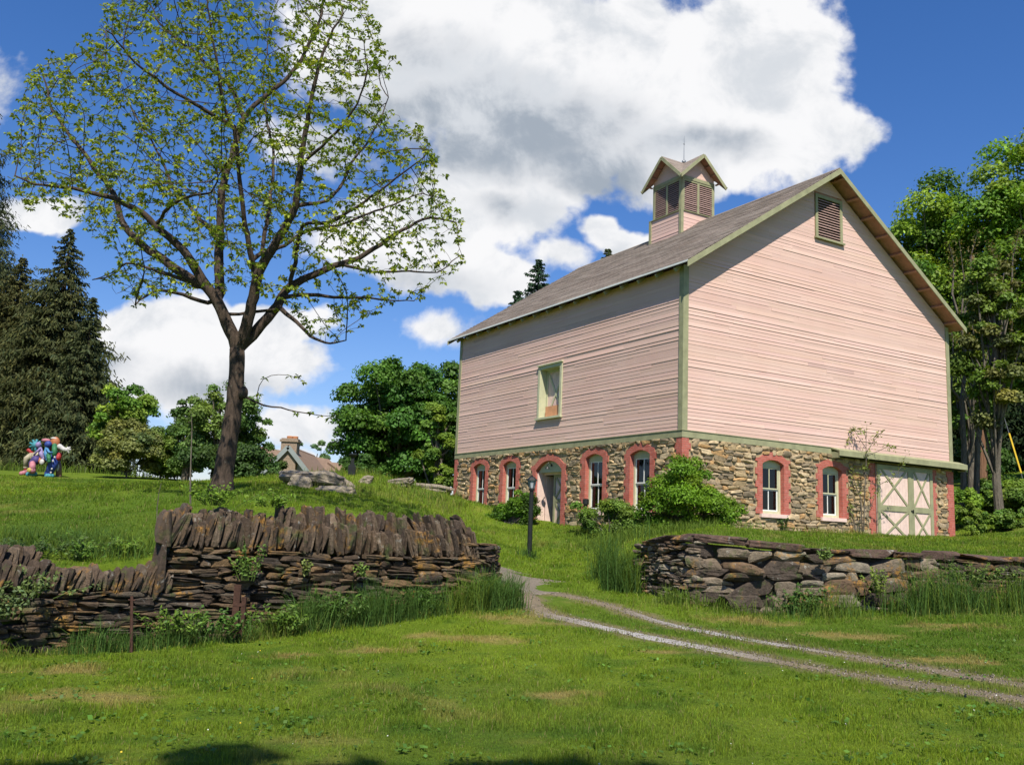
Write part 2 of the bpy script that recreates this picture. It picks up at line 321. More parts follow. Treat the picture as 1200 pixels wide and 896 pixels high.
# ------------------------------------------------------------------ the shape of the land
LW = [(-60, None, 9.5, 768), (-30, None, 10.8, 770), (0, None, 11.1, 768), (100, None, 11.9, 763), (190, None, 12.6, 755), (320, None, 13.5, 741), (450, None, 14.4, 724), (586, None, 15.4, 706)]
RW = [(738, None, 19.6, 690), (775, None, 18.3, 700), (810, None, 17.6, 708), (870, None, 17.2, 717), (1000, None, 17.6, 715), (1200, None, 18.4, 712), (1340, None, 19.0, 716)]
LP = np.array([pix(a, d, c) for a, b, c, d in LW]); RP = np.array([pix(a, d, c) for a, b, c, d in RW])
LP = np.vstack([[LP[0][0]-14, 7.5, 0], LP[1:]]); LP[0] = (-26, 9.5, 0)
RP = np.vstack([RP, [[26, 21, .6]]])
def tps_fit(P):
    P = np.asarray(P, float); n = len(P); d = np.linalg.norm(P[:, None, :2]-P[None, :, :2], axis=2); K = d**2*np.log(d+1e-9); K[d == 0] = 0
    K += np.eye(n)*.02
    Q = np.hstack([np.ones((n, 1)), P[:, :2]]); A = np.zeros((n+3, n+3)); A[:n, :n] = K; A[:n, n:] = Q; A[n:, :n] = Q.T
    w = np.linalg.solve(A, np.concatenate([P[:, 2], [0, 0, 0]])); return P[:, :2], w
def tps_ev(T, x, y):
    P, w = T; x = np.asarray(x, float); out = w[-3] + w[-2]*x + w[-1]*y
    for (px, py), a in zip(P, w):
        r2 = (x-px)**2 + (y-py)**2; out = out + a*.5*r2*np.log(r2+1e-12)
    return out
px3 = lambda L: [tuple(pix(*q)) for q in L]
gap = px3([(605, 685, 17.5), (600, 665, 22), (620, 655, 25.5), (600, 640, 30), (600, 618, 35), (660, 613, 37), (660, 690, 18), (690, 665, 22), (640, 712, 15.6), (700, 700, 17.4), (720, 668, 20.5)])
far = [(-300, 100, 5), (-300, 400, 5), (0, 400, 2), (300, 400, 12), (300, 100, 10), (300, -200, 0), (0, -200, 0), (-300, -200, 0), (0, 700, 2), (600, 700, 10), (-600, 700, 5), (-600, -300, 0), (600, -300, 0)]
back = px3([(0, 645, 12.4), (100, 648, 13.0), (170, 640, 13.4), (0, 600, 20), (100, 600, 20), (200, 592, 20), (0, 575, 35), (100, 572, 35), (50, 558, 60), (150, 557, 58), (0, 560, 62),
            (260, 573, 22), (300, 600, 15.0), (400, 602, 16), (480, 612, 16.6), (400, 582, 28), (500, 600, 27), (300, 563, 36), (340, 557, 38), (400, 553, 38), (440, 557, 38), (480, 567, 39), (528, 581, 40), (540, 604, 44),
            (797, 622, 30), (900, 622, 33), (1110, 630, 37.5), (850, 631, 18.6), (1000, 640, 24), (1150, 640, 25), (1200, 650, 20.3), (1000, 646, 19.5), (1115, 627, 41), (1200, 605, 42), (1150, 580, 50), (1250, 570, 50), (690, 618, 32), (775, 634, 20.5), (760, 632, 24)])
back += [(-22, 13, 1.0), (-40, 20, 1.6), (-40, 60, 4.4), (-20, 90, 4.5), (0, 62, 3.0), (0, 90, 2.5), (-18, 60, 3.8), (15, 70, 4), (40, 70, 8), (60, 60, 8), (40, 40, 4.0), (26, 26, 2.0), (22, 22.5, 1.7), (50, 25, 2.5), (-80, 60, 5), (80, 120, 12), (0, 150, 2), (-80, 150, 4), (9, 50, 3.0)]
front = [tuple(p) for p in LP] + [tuple(p) for p in RP] + px3([(1200, 820, 9.5), (980, 787, 11.2), (860, 765, 12.1), (720, 738, 13.9), (1200, 760, 13.2), (1000, 750, 14.2)])
front += [(x, y, 0) for x in (-24, -12, -4, 0, 5, 12, 24) for y in (-20, -8, 0, 5)] + [(-2, 9, 0), (3, 9, .06), (-5, 9.5, 0), (12, 9, .15), (30, 10, .2)]
back += [(26, 21.8, 1.7)]
TF = tps_fit(front + gap + [(x, y+6, z) for x, y, z in [tuple(p) for p in LP[:4]]] + far); TB = tps_fit(back + gap + [(x, y*0-40, 0) for x, y, z in back[:3]] + far)
BX = np.concatenate([[-400], LP[:, 0], RP[:, 0], [400]]); BY = np.concatenate([[LP[0, 1]], LP[:, 1], RP[:, 1], [RP[-1, 1]]])
def height(x, y):
    x = np.asarray(x, float); y = np.asarray(y, float); yb = np.interp(x, BX, BY) + .28
    w = np.clip((y-yb)/.24+.5, 0, 1); w = w*w*(3-2*w)
    h = tps_ev(TF, x, y)*(1-w) + tps_ev(TB, x, y)*w
    r = np.hypot(x, y-10)
    return h + (fbm(x*.7, y*.7, 3, 3)-.5)*.07*np.clip(r/8, .35, 2)
def ghit(px, py, y0=5, y1=90):
    v = ray(px, py); Y = np.linspace(y0, y1, 1200); P = EYE + v*(Y/v[1])[:, None]; h = height(P[:, 0], P[:, 1]); i = np.argmax(h > P[:, 2]); i = i if (h > P[:, 2]).any() else len(Y)-1
    return P[i]
# albedo of the turf: greens in drifts, dry straw patches, bare soil where it is trodden
NEAR = [(630, 717), (740, 742), (860, 765), (980, 787), (1100, 807), (1200, 820), (1330, 842)]
FARR = [(600, 685), (700, 705), (765, 727), (860, 746), (950, 762), (1050, 777), (1125, 792), (1200, 804), (1320, 822)]
def line3(L, step=.15):
    P = np.array([ghit(*q) for q in L])[:, :2]; out = []
    for a, b in zip(P[:-1], P[1:]):
        k = max(2, int(np.linalg.norm(b-a)/step)); out += [a+(b-a)*t/k for t in range(k)]
    out = np.array(out+[P[-1]]); ker = np.ones(9)/9
    pad = np.vstack([np.repeat(out[:1], 4, 0), out, np.repeat(out[-1:], 4, 0)])
    return np.stack([np.convolve(pad[:, k], ker, 'valid') for k in (0, 1)], 1)
RN = line3(NEAR); RF = line3(FARR)
e0 = RN[0]; RN = np.vstack([np.array([e0 + (np.array(ghit(603, 688)[:2])-e0)*t for t in np.linspace(0, 1, 12)])[::-1][:-1], RN])
hd = [np.array(ghit(603, 688)[:2])]
DR = np.array([hd[0]+(np.array(pix(545, 672, 21)[:2])-hd[0])*t for t in np.linspace(0, 1, 30)])
def dist_poly(x, y, P):
    d = np.full(x.shape, 1e9)
    for p in P[::2]: d = np.minimum(d, (x-p[0])**2 + (y-p[1])**2)
    return np.sqrt(d)
DRY = [(105, 818, .42), (655, 815, .2), (1000, 745, .5), (780, 765, .22), (1100, 775, .5), (560, 750, .35), (440, 762, .3), (520, 745, .3), (330, 770, .22), (880, 728, .5), (640, 722, .3), (1120, 735, .5), (60, 785, .35), (600, 725, .4)]
DRYP = [(ghit(a, b)[:2], r) for a, b, r in DRY]
def turf_color(x, y, rnd=0):
    n1 = fbm(x*.35, y*.35, 4, 11); n2 = fbm(x*1.7, y*1.7, 3, 23); n3 = fbm(x*.12+4, y*.12, 3, 31)
    n4 = fbm(x*6, y*6, 3, 71); g = np.stack([.036+.104*n1+.055*n2+.035*n4, .088+.125*n1+.05*n2+.04*n4, .010+.014*n2], -1)
    lush = np.clip(np.maximum((n3-.5)*4, (fbm(x*2.6+3, y*2.6, 3, 19)-.56)*7), 0, 1)[..., None]; g = g*(1-lush*.5) + np.array([.042, .105, .012])*lush*.5
    dry = np.clip((fbm(x*.9+9, y*.9, 4, 41)-.70)*6, 0, .3)
    for p, r in DRYP:
        d = np.hypot((x-p[0])/1.7, y-p[1])/r; dry = np.maximum(dry, np.clip(1.1-d+(fbm(x*4, y*4, 3, 17)-.5)*2.2, 0, .8))
    dry = dry[..., None]; g = g*(1-dry) + np.array([.29, .225, .08])*dry
    return g
def build_ground():
    def ax(lo, hi, core0, core1, st, gr):
        out = list(np.arange(core0, core1, st)); s = st; a = core0
        while a > lo: s *= gr; a -= s; out.insert(0, a)
        s = st; a = out[-1]
        while a < hi: s *= gr; a += s; out.append(a)
        return np.array(out)
    xs = ax(-900, 900, -14, 15, .12, 1.06); ys = ax(-500, 1500, 4, 23, .12, 1.05)
    X, Y = np.meshgrid(xs, ys); Z = height(X, Y); C = turf_color(X, Y)
    dn = np.minimum(dist_poly(X, Y, RN), dist_poly(X, Y, RF)) if True else 0
    k = np.clip(1-(dn-.22+(fbm(X*3, Y*3, 3, 5)-.5)*.5)/.22, 0, .8)[..., None]; C = C*(1-k) + np.array([.22, .17, .10])*k
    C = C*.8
    mb = MB(); nx = len(xs); ny = len(ys); I = np.arange(nx*ny).reshape(ny, nx)
    q = np.stack([I[:-1, :-1], I[:-1, 1:], I[1:, 1:], I[1:, :-1]], -1).reshape(-1, 4)
    mb.add(np.stack([X, Y, Z], -1).reshape(-1, 3), q.tolist(), C.reshape(-1, 3))
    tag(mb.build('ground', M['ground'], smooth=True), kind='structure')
    print('ground', nx*ny)
build_ground()
def ribbon(name, P, w, cfun, lift=.012, wn=.35):
    t = unit(np.gradient(P, axis=0)); nrm = np.stack([-t[:, 1], t[:, 0]], 1); mb = MB(); n = len(P); K = 9; rows = []
    s = np.arange(n)*.15; w = w*(1+1.1*np.exp(-s/1.3)); wl = w*np.clip(1+wn*(fbm(s*1.7, s*0+1, 4, 5)-.5)*3.4, .3, 2); wr = w*np.clip(1+wn*(fbm(s*1.7, s*0+7, 4, 8)-.5)*3.4, .3, 2)
    V = []; C = []
    for k in range(K):
        u = k/(K-1)*2-1; off = np.where(u < 0, u*wl, u*wr); q = P + nrm*off[:, None]
        V.append(np.stack([q[:, 0], q[:, 1], height(q[:, 0], q[:, 1]) + lift*(1-abs(u)**3) - .012*abs(u)**3], 1)); C.append(cfun(s, u))
    V = np.stack(V, 1).reshape(-1, 3); C = np.stack(C, 1).reshape(-1, 3)
    Fs = [(i*K+k, i*K+k+1, (i+1)*K+k+1, (i+1)*K+k) for i in range(n-1) for k in range(K-1)]
    mb.add(V, Fs, C); o = mb.build(name, M['gravel'], smooth=True); tag(o, kind='structure'); return o
def gcol(s, u):
    f = fbm(s*.8, s*0+u*2, 3, 77); e = np.clip((s-1.5)/3, 0, 1)*np.clip((6-s)/3, 0, 1)
    a = np.array([.20, .160, .105]); b = np.array([.47, .46, .47]); k = np.clip(e*1.3*(f+.35), 0, 1)[:, None]
    return a*(.75+.5*f[:, None])*(1-k) + b*k
ribbon('track', RN, .19, gcol); ribbon('track', RF, .15, lambda s, u: gcol(s-.6, u)); ribbon('drive', DR, 1.1, lambda s, u: np.tile([.215, .18, .14], (len(s), 1))*(.8+.4*fbm(s, s*0+u*3, 2, 9)[:, None]), .008, .6)
# ------------------------------------------------------------------ stones
def rock_template(n=4, p=5.0):
    g = np.linspace(-1, 1, n+1); V = {}; Fs = []
    def idx(q):
        k = tuple(np.round(q, 5)); 
        if k not in V: V[k] = len(V)
        return V[k]
    for ax_ in range(3):
        for sg in (-1, 1):
            for i in range(n):
                for j in range(n):
                    cs = []
                    for a, b in ((i, j), (i+1, j), (i+1, j+1), (i, j+1)):
                        q = [0, 0, 0]; q[ax_] = sg; q[(ax_+1) % 3] = g[a]; q[(ax_+2) % 3] = g[b]; cs.append(idx(q))
                    Fs.append(tuple(cs if sg > 0 else cs[::-1]))
    P = np.array(list(V.keys())); r = (np.abs(P)**p).sum(1)**(1/p); P = P/r[:, None]; return P, Fs
RT4 = rock_template(4, 7.5); RT3 = rock_template(3, 7); RT6 = rock_template(7, 3.2)
def stone_pts(T, sx, sy, sz, rough=.16, rng=RNG, taper=0):
    P = T[0].copy(); k = rng.normal(size=(3, 3)); ph = rng.random(3)*6
    d = sum(np.sin(P@k[i]*2.2+ph[i]) for i in range(3))/3; P = P*(1+rough*d[:, None]) + rng.normal(size=P.shape)*rough*.22
    nrm = unit(rng.normal(size=3)); c = P@nrm; m = c > .66; P[m] -= nrm*(c[m]-.66)[:, None]*.9
    nrm = unit(rng.normal(size=3)); c = P@nrm; m = c > .78; P[m] -= nrm*(c[m]-.78)[:, None]*.9         # one broken facet
    if taper: P[:, 0] *= 1-taper*np.clip(P[:, 2], -1, 1)
    P[:, 0] += P[:, 2]*rng.normal()*.12; P[:, 2] += P[:, 0]*rng.normal()*.08
    return P*np.array([sx, sy, sz])
def stone_color(kind, rng=RNG):
    pal = dict(barn=[(.32, .235, .13), (.40, .295, .165), (.25, .19, .115), (.42, .325, .20), (.37, .225, .10), (.19, .15, .10), (.34, .265, .17)],
               dark=[(.070, .048, .032), (.098, .068, .043), (.048, .036, .027), (.13, .088, .052), (.085, .068, .050), (.15, .095, .048)],
               cope=[(.095, .066, .045), (.125, .088, .060), (.070, .050, .036), (.155, .115, .080), (.11, .075, .048)],
               block=[(.15, .115, .082), (.20, .16, .115), (.08, .061, .047), (.24, .205, .155), (.14, .092, .057), (.06, .046, .037)])[kind]
    return np.array(pal[rng.integers(len(pal))])*(.8+.4*rng.random())
# ------------------------------------------------------------------ the barn (local frame: x along the gable end, y along the long side, z up from the base)
BW, BL, SL, OG, OE, HH, RT, OGR = 14.5366, 16.0069, .6660554, .60318, .359, 5.846, .23, .718
ZB = 2.95; ZE = ZB + HH
C0 = np.array([5.6743393, 30.0, 1.6+3.2852925-ZB])
barn = empty('barn', C0, BA, 'big pink clapboard barn on a rubble stone ground floor, with a louvred roof cupola', 'barn')
def rz(u): return ZE + SL*min(u, BW-u)     # underside of the roof at u
def panel(mb, plane, a0, a1, z0, z1, holes, off=0, col=(1, 1, 1)):
    A = sorted({a0, a1, *[h[0] for h in holes], *[h[1] for h in holes]}); Z = sorted({z0, z1, *[h[2] for h in holes], *[h[3] for h in holes]})
    for i in range(len(A)-1):
        for j in range(len(Z)-1):
            ca, cz = (A[i]+A[i+1])/2, (Z[j]+Z[j+1])/2
            if any(h[0] < ca < h[1] and h[2] < cz < h[3] for h in holes): continue
            q = [(A[i], Z[j]), (A[i+1], Z[j]), (A[i+1], Z[j+1]), (A[i], Z[j+1])]
            v = [(a, off, z) if plane == 'g' else (off, a, z) for a, z in q]; mb.add(v, [(0, 1, 2, 3)], col)
def P2(plane, a, z, d):                    # d = distance out of the wall
    return (a, -d, z) if plane == 'g' else (-d, a, z)
# openings of the stone storey: (plane, a0, a1, z0, crown)
WIN = [('l', 4.28, 5.36, .50, 2.63), ('l', 1.60, 2.68, .50, 2.63), ('l', 13.04, 14.12, .50, 2.63), ('l', 10.38, 11.46, .50, 2.63),
       ('g', 3.66, 4.72, .62, 2.50), ('g', 6.72, 7.78, .62, 2.50)]
DOOR = ('l', 6.95, 8.82, -.1, 2.52)
SLIDE = (9.66, 13.14, -.1, 2.80)
def brick_shape(a0, a1, z0, zc, m=.38, rise=.17, top=.25, N=10):
    # outline of a toothed brick surround with a segmental arch
    cx = (a0+a1)/2; hw = (a1-a0)/2; R = (hw*hw+rise*rise)/(2*rise); zs = zc-rise
    inner = [(a0, z0)] + [(cx-hw+2*hw*k/N, zc-R+math.sqrt(max(R*R-(-hw+2*hw*k/N)**2, 0))) for k in range(N+1)] + [(a1, z0)]
    def side(sg, base):
        pts = []; z = z0; k = 0
        while z < zs+.12:
            w = m if k % 2 == 0 else m-.10; zz = min(z+.225, zs+.15); pts += [(base+sg*w, z), (base+sg*w, zz)]; z = zz; k += 1
        return pts
    R2 = R+.27; l = side(-1, a0); r = side(1, a1); tops = []
    W2 = l[-1][0]-cx
    zt = l[-1][1]
    tops = [(cx+W2+( -2*W2)*k/N, max(zt+.02, zc+top-.5*(W2*(1-2*k/N))**2/R*1.0)) for k in range(N+1)]
    outer = l + tops + r[::-1]
    return inner, outer
def extrude_poly(mb, pts, plane, d0, d1, col=(1, 1, 1)):
    n = len(pts); v = [P2(plane, a, z, d1) for a, z in pts] + [P2(plane, a, z, d0) for a, z in pts]
    Fs = [tuple(range(n))] + [(i, i+n, (i+1) % n+n, (i+1) % n) for i in range(n)]; mb.add(v, Fs, col)
def strip_between(mb, inner, outer, plane, d0, d1):
    # resample both outlines to the same count, then quads: robust for the U shape
    def res(P, n):
        P = np.array(P); s = np.concatenate([[0], np.cumsum(np.linalg.norm(np.diff(P, axis=0), axis=1))]); t = np.linspace(0, s[-1], n)
        return np.stack([np.interp(t, s, P[:, 0]), np.interp(t, s, P[:, 1])], 1)
    pts = list(inner)[::-1]; poly = list(outer) + pts
    extrude_poly(mb, poly, plane, d0, d1)
bs = []
for (pl, a0, a1, z0, zc) in WIN: bs.append((pl, a0, a1, z0, zc, .33, .15))
bs.append((*DOOR, .37, .38))
for pl, a0, a1, z0, zc, m, rise in bs:
    inn, outr = brick_shape(a0, a1, z0, zc, m, rise, .27 if pl == 'g' else .26)
    mb = MB(); strip_between(mb, inn, outr, pl, -.30, .035); mb.build('brick_surround', M['brick'], barn, local=True)
# corner and jamb piers of brick
def pier(plane, a0, a1, z0, z1, tooth):
    mb = MB(); z = z0; k = 0
    while z < z1-.01:
        zz = min(z+.225, z1); t = .09 if k % 2 else 0; b0, b1 = (a0, a1-t) if tooth > 0 else (a0+t, a1)
        p = P2(plane, b0, z, .03); q = P2(plane, b1, zz, -.1); lo = np.minimum(p, q); hi = np.maximum(p, q); mb.box(lo, hi); z = zz; k += 1
    return mb
mb = pier('g', .002, .36, -.6, ZB, 1); m2 = pier('l', .002, .34, -.6, ZB, 1); mb.add(np.concatenate(m2.V), m2.Fc); mb.box((-.031, -.031, -.6), (.002, .002, ZB))
mb.build('brick_pier', M['brick'], barn, local=True)
pier('g', 14.12, BW+.03, -.6, 2.78, -1).build('brick_pier', M['brick'], barn, local=True)
pier('l', BL-.34, BL+.03, -.6, ZB, -1).build('brick_pier', M['brick'], barn, local=True)
pier('g', 9.30, 9.66, -.6, 2.78, -1).build('brick_pier', M['brick'], barn, local=True)
pier('g', 13.14, 13.45, -.6, 2.78, 1).build('brick_pier', M['brick'], barn, local=True)
# rubble walls: mortar sheet with every stone proud of it
def rubble(plane, A0, A1, z0, z1, holes, polys):
    mb = MB(); hs = [(h[0], h[1], h[2], h[3]) for h in holes]; back = MB(); panel(back, plane, A0, A1, z0, z1, hs)
    z = z0+.0; rng = np.random.default_rng(5 if plane == 'g' else 6)
    def inside(a, zz):
        for (a0, a1, b0, b1) in polys:
            if a0 < a < a1 and b0 < zz < b1: return True
        return False
    while z < z1:
        h = rng.uniform(.09, .24); a = A0+rng.uniform(0, .1)
        while a < A1:
            w = rng.uniform(.16, .62); 
            for part in ([0] if h < .16 or rng.random() < .5 else [0, 1]):
                hh = h if (h < .16 or part == 0 and rng.random() < .5) else h/2
                cz = z+hh/2+part*h/2+rng.normal()*.012; ca = a+w/2
                zt = min(cz, z1-.03)
                tests = [(ca-w*.46, zt), (ca+w*.46, zt), (ca, zt), (ca, zt+hh*.4), (ca, zt-hh*.4)]
                ww = w
                if any(inside(*t) for t in tests):      # shrink against a neighbour, or drop
                    fit = False
                    for f in (.7, .45):
                        for dd in (-1, 1):
                            c2 = ca+dd*w*(1-f)/2
                            if not any(inside(x, y) for x, y in ((c2-w*f*.48, zt), (c2+w*f*.48, zt), (c2, zt+hh*.3), (c2, zt-hh*.3))): ca = c2; ww = w*f; fit = True; break
                        if fit: break
                    if not fit: continue
                if ca-ww/2 < A0+.02 or ca+ww/2 > A1-.02: continue
                dpt = rng.uniform(.03, .085); P = stone_pts(RT3, ww/2*.97, dpt, hh/2*1.0, .17, rng)
                th = rng.normal()*.07; P = np.stack([P[:, 0]*math.cos(th)-P[:, 2]*math.sin(th), P[:, 1], P[:, 0]*math.sin(th)+P[:, 2]*math.cos(th)], 1)
                P[:, 2] = np.minimum(P[:, 2]+zt, z1-.004)
                v = np.stack([P[:, 0]+ca, P[:, 1]-.005, P[:, 2]], 1) if plane == 'g' else np.stack([-P[:, 1]*-1-.005, P[:, 0]+ca, P[:, 2]], 1)
                fc = RT3[1] if plane == 'g' else [f[::-1] for f in RT3[1]]
                mb.add(v, fc, stone_color('barn', rng))
            a += w+rng.uniform(.0, .02)
        z += h+.004
    back.build('mortar', M['mortar'], mb.build('stone_wall', M['rubble'], barn, local=True), local=True)
def bb(w, m=.33): return (w[1]-m+.02, w[2]+m-.02, w[3]-.02, w[4]+.18)
gw = [w for w in WIN if w[0] == 'g']; lw = [w for w in WIN if w[0] == 'l']
rubble('g', .0, BW, -.6, ZB, [(w[1], w[2], w[3], w[4]) for w in gw]+[SLIDE], [bb(w) for w in gw]+[(9.30, 13.45, -1, 3), (-1, .34, -1, 4), (14.14, 15, -1, 4)]+[(w[1]-.1, w[2]+.12, w[3]-.16, w[3]) for w in gw])
rubble('l', .0, BL, -.6, ZB, [(w[1], w[2], w[3], w[4]) for w in lw]+[DOOR[1:]], [bb(w) for w in lw]+[(DOOR[1]-.35, DOOR[2]+.35, -1, 2.74)]+[(-1, .32, -1, 4), (BL-.32, 18, -1, 4)]+[(w[1]-.1, w[2]+.12, w[3]-.16, w[3]) for w in lw])
mb = MB(); mb.box((BW-.02, .0, -.6), (BW, BL, ZB)); mb.box((0, BL-.02, -.6), (BW, BL, ZB)); mb.build('rear_stone_wall', M['mortar'], barn, local=True)
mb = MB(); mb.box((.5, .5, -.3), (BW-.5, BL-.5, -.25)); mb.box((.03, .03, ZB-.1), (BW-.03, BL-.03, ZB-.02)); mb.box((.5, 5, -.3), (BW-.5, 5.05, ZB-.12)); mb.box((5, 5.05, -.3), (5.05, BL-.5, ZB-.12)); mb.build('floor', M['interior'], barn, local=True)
# sashes
def window(plane, a0, a1, z0, zc):
    f = MB(); dep = -.14
    def bx(mb, x0, x1, zz0, zz1, d0, d1):
        p = np.array(P2(plane, x0, zz0, d0)); q = np.array(P2(plane, x1, zz1, d1)); mb.box(np.minimum(p, q), np.maximum(p, q))
    bx(f, a0+.001, a0+.09, z0+.002, zc-.02, dep-.12, dep); bx(f, a1-.09, a1-.001, z0+.002, zc-.02, dep-.12, dep); bx(f, a0+.09, a1-.09, z0+.002, z0+.10, dep-.12, dep+.002)
    bx(f, a0+.09, a1-.09, zc-.26, zc-.005, dep-.12, dep+.002)
    w = f.build('window', M['cream'], barn, local=True)
    zm = (z0+.10+zc-.26)/2
    for name, za, zb, dd in (('upper_sash', zm, zc-.26, -.02), ('lower_sash', z0+.10, zm, -.06)):
        s = MB(); t = .045; d0, d1 = dep+dd-.035, dep+dd
        bx(s, a0+.09, a0+.09+t, za, zb, d0, d1); bx(s, a1-.09-t, a1-.09, za, zb, d0, d1); bx(s, a0+.09+t, a1-.09-t, zb-t, zb-.001, d0, d1); bx(s, a0+.09+t, a1-.09-t, za+.001, za+t, d0, d1)
        bx(s, (a0+a1)/2-.018, (a0+a1)/2+.018, za+t, zb-t, d0+.004, d1-.004); s.build(name, M['white'] if name[0] == 'l' or plane == 'l' else M['cream'], w, local=True)
        g = MB(); p = [P2(plane, x, z, (d0+d1)/2) for x, z in ((a0+.1, za+.01), (a1-.1, za+.01), (a1-.1, zb-.01), (a0+.1, zb-.01))]; g.add(p, [(0, 1, 2, 3) if plane == 'g' else (3, 2, 1, 0)]); g.build('pane', M['glass'], w, local=True)
    s = MB(); bx(s, a0-.13, a1+.13, z0-.13, z0, -.14, .11); s.build('sill', M['doorpink'], w, local=True)
for w in WIN: window(*w)
# arched doorway: fanlight panel and recessed pink door standing open inward
DA0, DA1 = DOOR[1], DOOR[2]
mb = MB(); inn, _ = brick_shape(DA0+.002, DA1-.002, 2.06, 2.518, .4, .376)
extrude_poly(mb, inn, 'l', -.34, -.14); transom = mb.build('transom', M['cream'], barn, local=True)
mb = MB(); mb.beam((.10, 7.85, 2.36), (.07, 7.85, 2.30), .05, .05); mb.tube([(.09, 7.87, 2.38), (-.04, 7.87, 2.44), (-.10, 7.87, 2.37), (-.09, 7.87, 2.26)], .014, 6); mb.lathe([(.015, 0), (.07, -.03), (.10, -.10), (.0, -.10)], (-.09, 7.87, 2.28), 10)
mb.build('lantern', M['black'], transom, local=True)
mb = MB()
mb.box((.05, DA1-.055, -.06), (.42, DA1-.003, 2.06)); mb.box((.05, DA0+.003, -.06), (.42, DA0+.055, 2.06)); mb.box((.32, DA0+.06, 1.98), (.42, DA1-.06, 2.06))
frame_d = mb.build('door_frame', M['doorpink'], barn, local=True)
def plank_door(name, plane, a0, a1, z0, z1, d, rail=.14, mid=None, mat='doorpink', parent=barn, xx=((0, 1),), brace='trim', bt=.035):
    mb = MB(); n = max(2, int((a1-a0)/.16))
    for k in range(n):
        p = np.array(P2(plane, a0+(a1-a0)*k/n+.003, z0, d-.04)); q = np.array(P2(plane, a0+(a1-a0)*(k+1)/n-.003, z1, d-.002*(k % 2))); mb.box(np.minimum(p, q), np.maximum(p, q))
    door = mb.build(name, M[mat], parent, local=True); b = MB()
    def bx(x0, x1, zz0, zz1, t=bt):
        p = np.array(P2(plane, x0, zz0, d+.001)); q = np.array(P2(plane, x1, zz1, d+t)); b.box(np.minimum(p, q), np.maximum(p, q))
    bx(a0, a0+rail, z0, z1); bx(a1-rail, a1, z0, z1)
    zs = [z0, *(mid or []), z1]
    for i, z in enumerate(zs):
        zz = min(max(z, z0+rail/2), z1-rail/2) if i in (0, len(zs)-1) else z
        if i == 0 and z0 < 0: continue
        bx(a0+rail, a1-rail, zz-rail*.62 if 0 < i < len(zs)-1 else zz-rail/2, zz+rail*.62 if 0 < i < len(zs)-1 else zz+rail/2, bt-.002)
    nn = np.array(P2(plane, 0, 0, 1.)); 
    for i in range(len(zs)-1):
        za, zb = max(zs[i], z0)+(rail*.5 if zs[i] > z0 else 0), zs[i+1]-rail*.5
        if i == 0 and z0 < 0: za = za
        for k, (s, e) in enumerate((((a0+rail, za), (a1-rail, zb)), ((a0+rail, zb), (a1-rail, za)))):
            t = bt-.006-.004*k
            b.beam(np.array(P2(plane, s[0], s[1], d+.001+t/2)), np.array(P2(plane, e[0], e[1], d+.001+t/2)), .085, t, upv=nn)
    b.build('cross_brace', M[brace], door, local=True); return door
plank_door('door', 'l', DA0+.06, DA0+1.12, -.06, 1.98, -.40, .11, [.95], 'doorpink', barn)
mb = MB()                                  # other leaf swung in against the far jamb
for k in range(5): mb.box((.43+.19*k, DA1-.10, -.06), (.43+.19*k+.185, DA1-.06, 1.96))
mb.build('door', M['doorpink'], barn, local=True)
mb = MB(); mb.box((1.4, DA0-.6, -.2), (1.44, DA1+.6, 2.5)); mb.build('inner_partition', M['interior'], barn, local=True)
mb = MB(); mb.box((-.35, DA0-.02, -.12), (.42, DA1+.02, -.06)); mb.build('doorstep', M['mortar'], barn, local=True)
# sliding doors in the gable end
d1 = plank_door('sliding_door', 'g', 9.69, 11.72, -.08, 2.76, .07, .17, [1.12])
d2 = plank_door('sliding_door', 'g', 11.74, 13.12, -.08, 2.78, .05, .17, [1.12])
mb = MB(); mb.box((11.66, -.13, 1.05), (11.80, -.112, 1.09)); mb.box((11.80, -.13, .98), (11.82, -.09, 1.12)); mb.build('latch', M['black'], d2, local=True)
mb = MB(); v = [(7.18, -.03, 3.34), (14.93, -.03, 3.10+.12), (14.93, -.50, 2.98+.08), (7.18, -.50, 3.10)]
hz0, hz1 = 3.20, 3.14
def hood():
    mb = MB(); x0, x1 = 7.18, 14.93
    prof = [(-.031, hz0), (-.44, hz0-.13), (-.44, hz0-.33), (-.40, hz0-.33), (-.40, hz0-.17), (-.031, hz0-.05)]
    V = [(x, y, z) for x in (x0, x1) for y, z in prof]; n = len(prof); mb.add(V, [tuple(range(n))[::-1], tuple(range(n, 2*n))]+[(i, (i+1) % n, (i+1) % n+n, i+n) for i in range(n)])
    mb.box((x0+.02, -.40, hz0-.40), (x0+.05, -.032, hz0-.18)); mb.box((x1-.05, -.40, hz0-.40), (x1-.02, -.032, hz0-.18))
    h = mb.build('track_hood', M['trim'], barn, local=True)
    r = MB(); r.box((x0+.1, -.2, ZB-.12), (x1-.1, -.17, ZB-.04)); r.build('rail', M['black'], h, local=True)
hood()
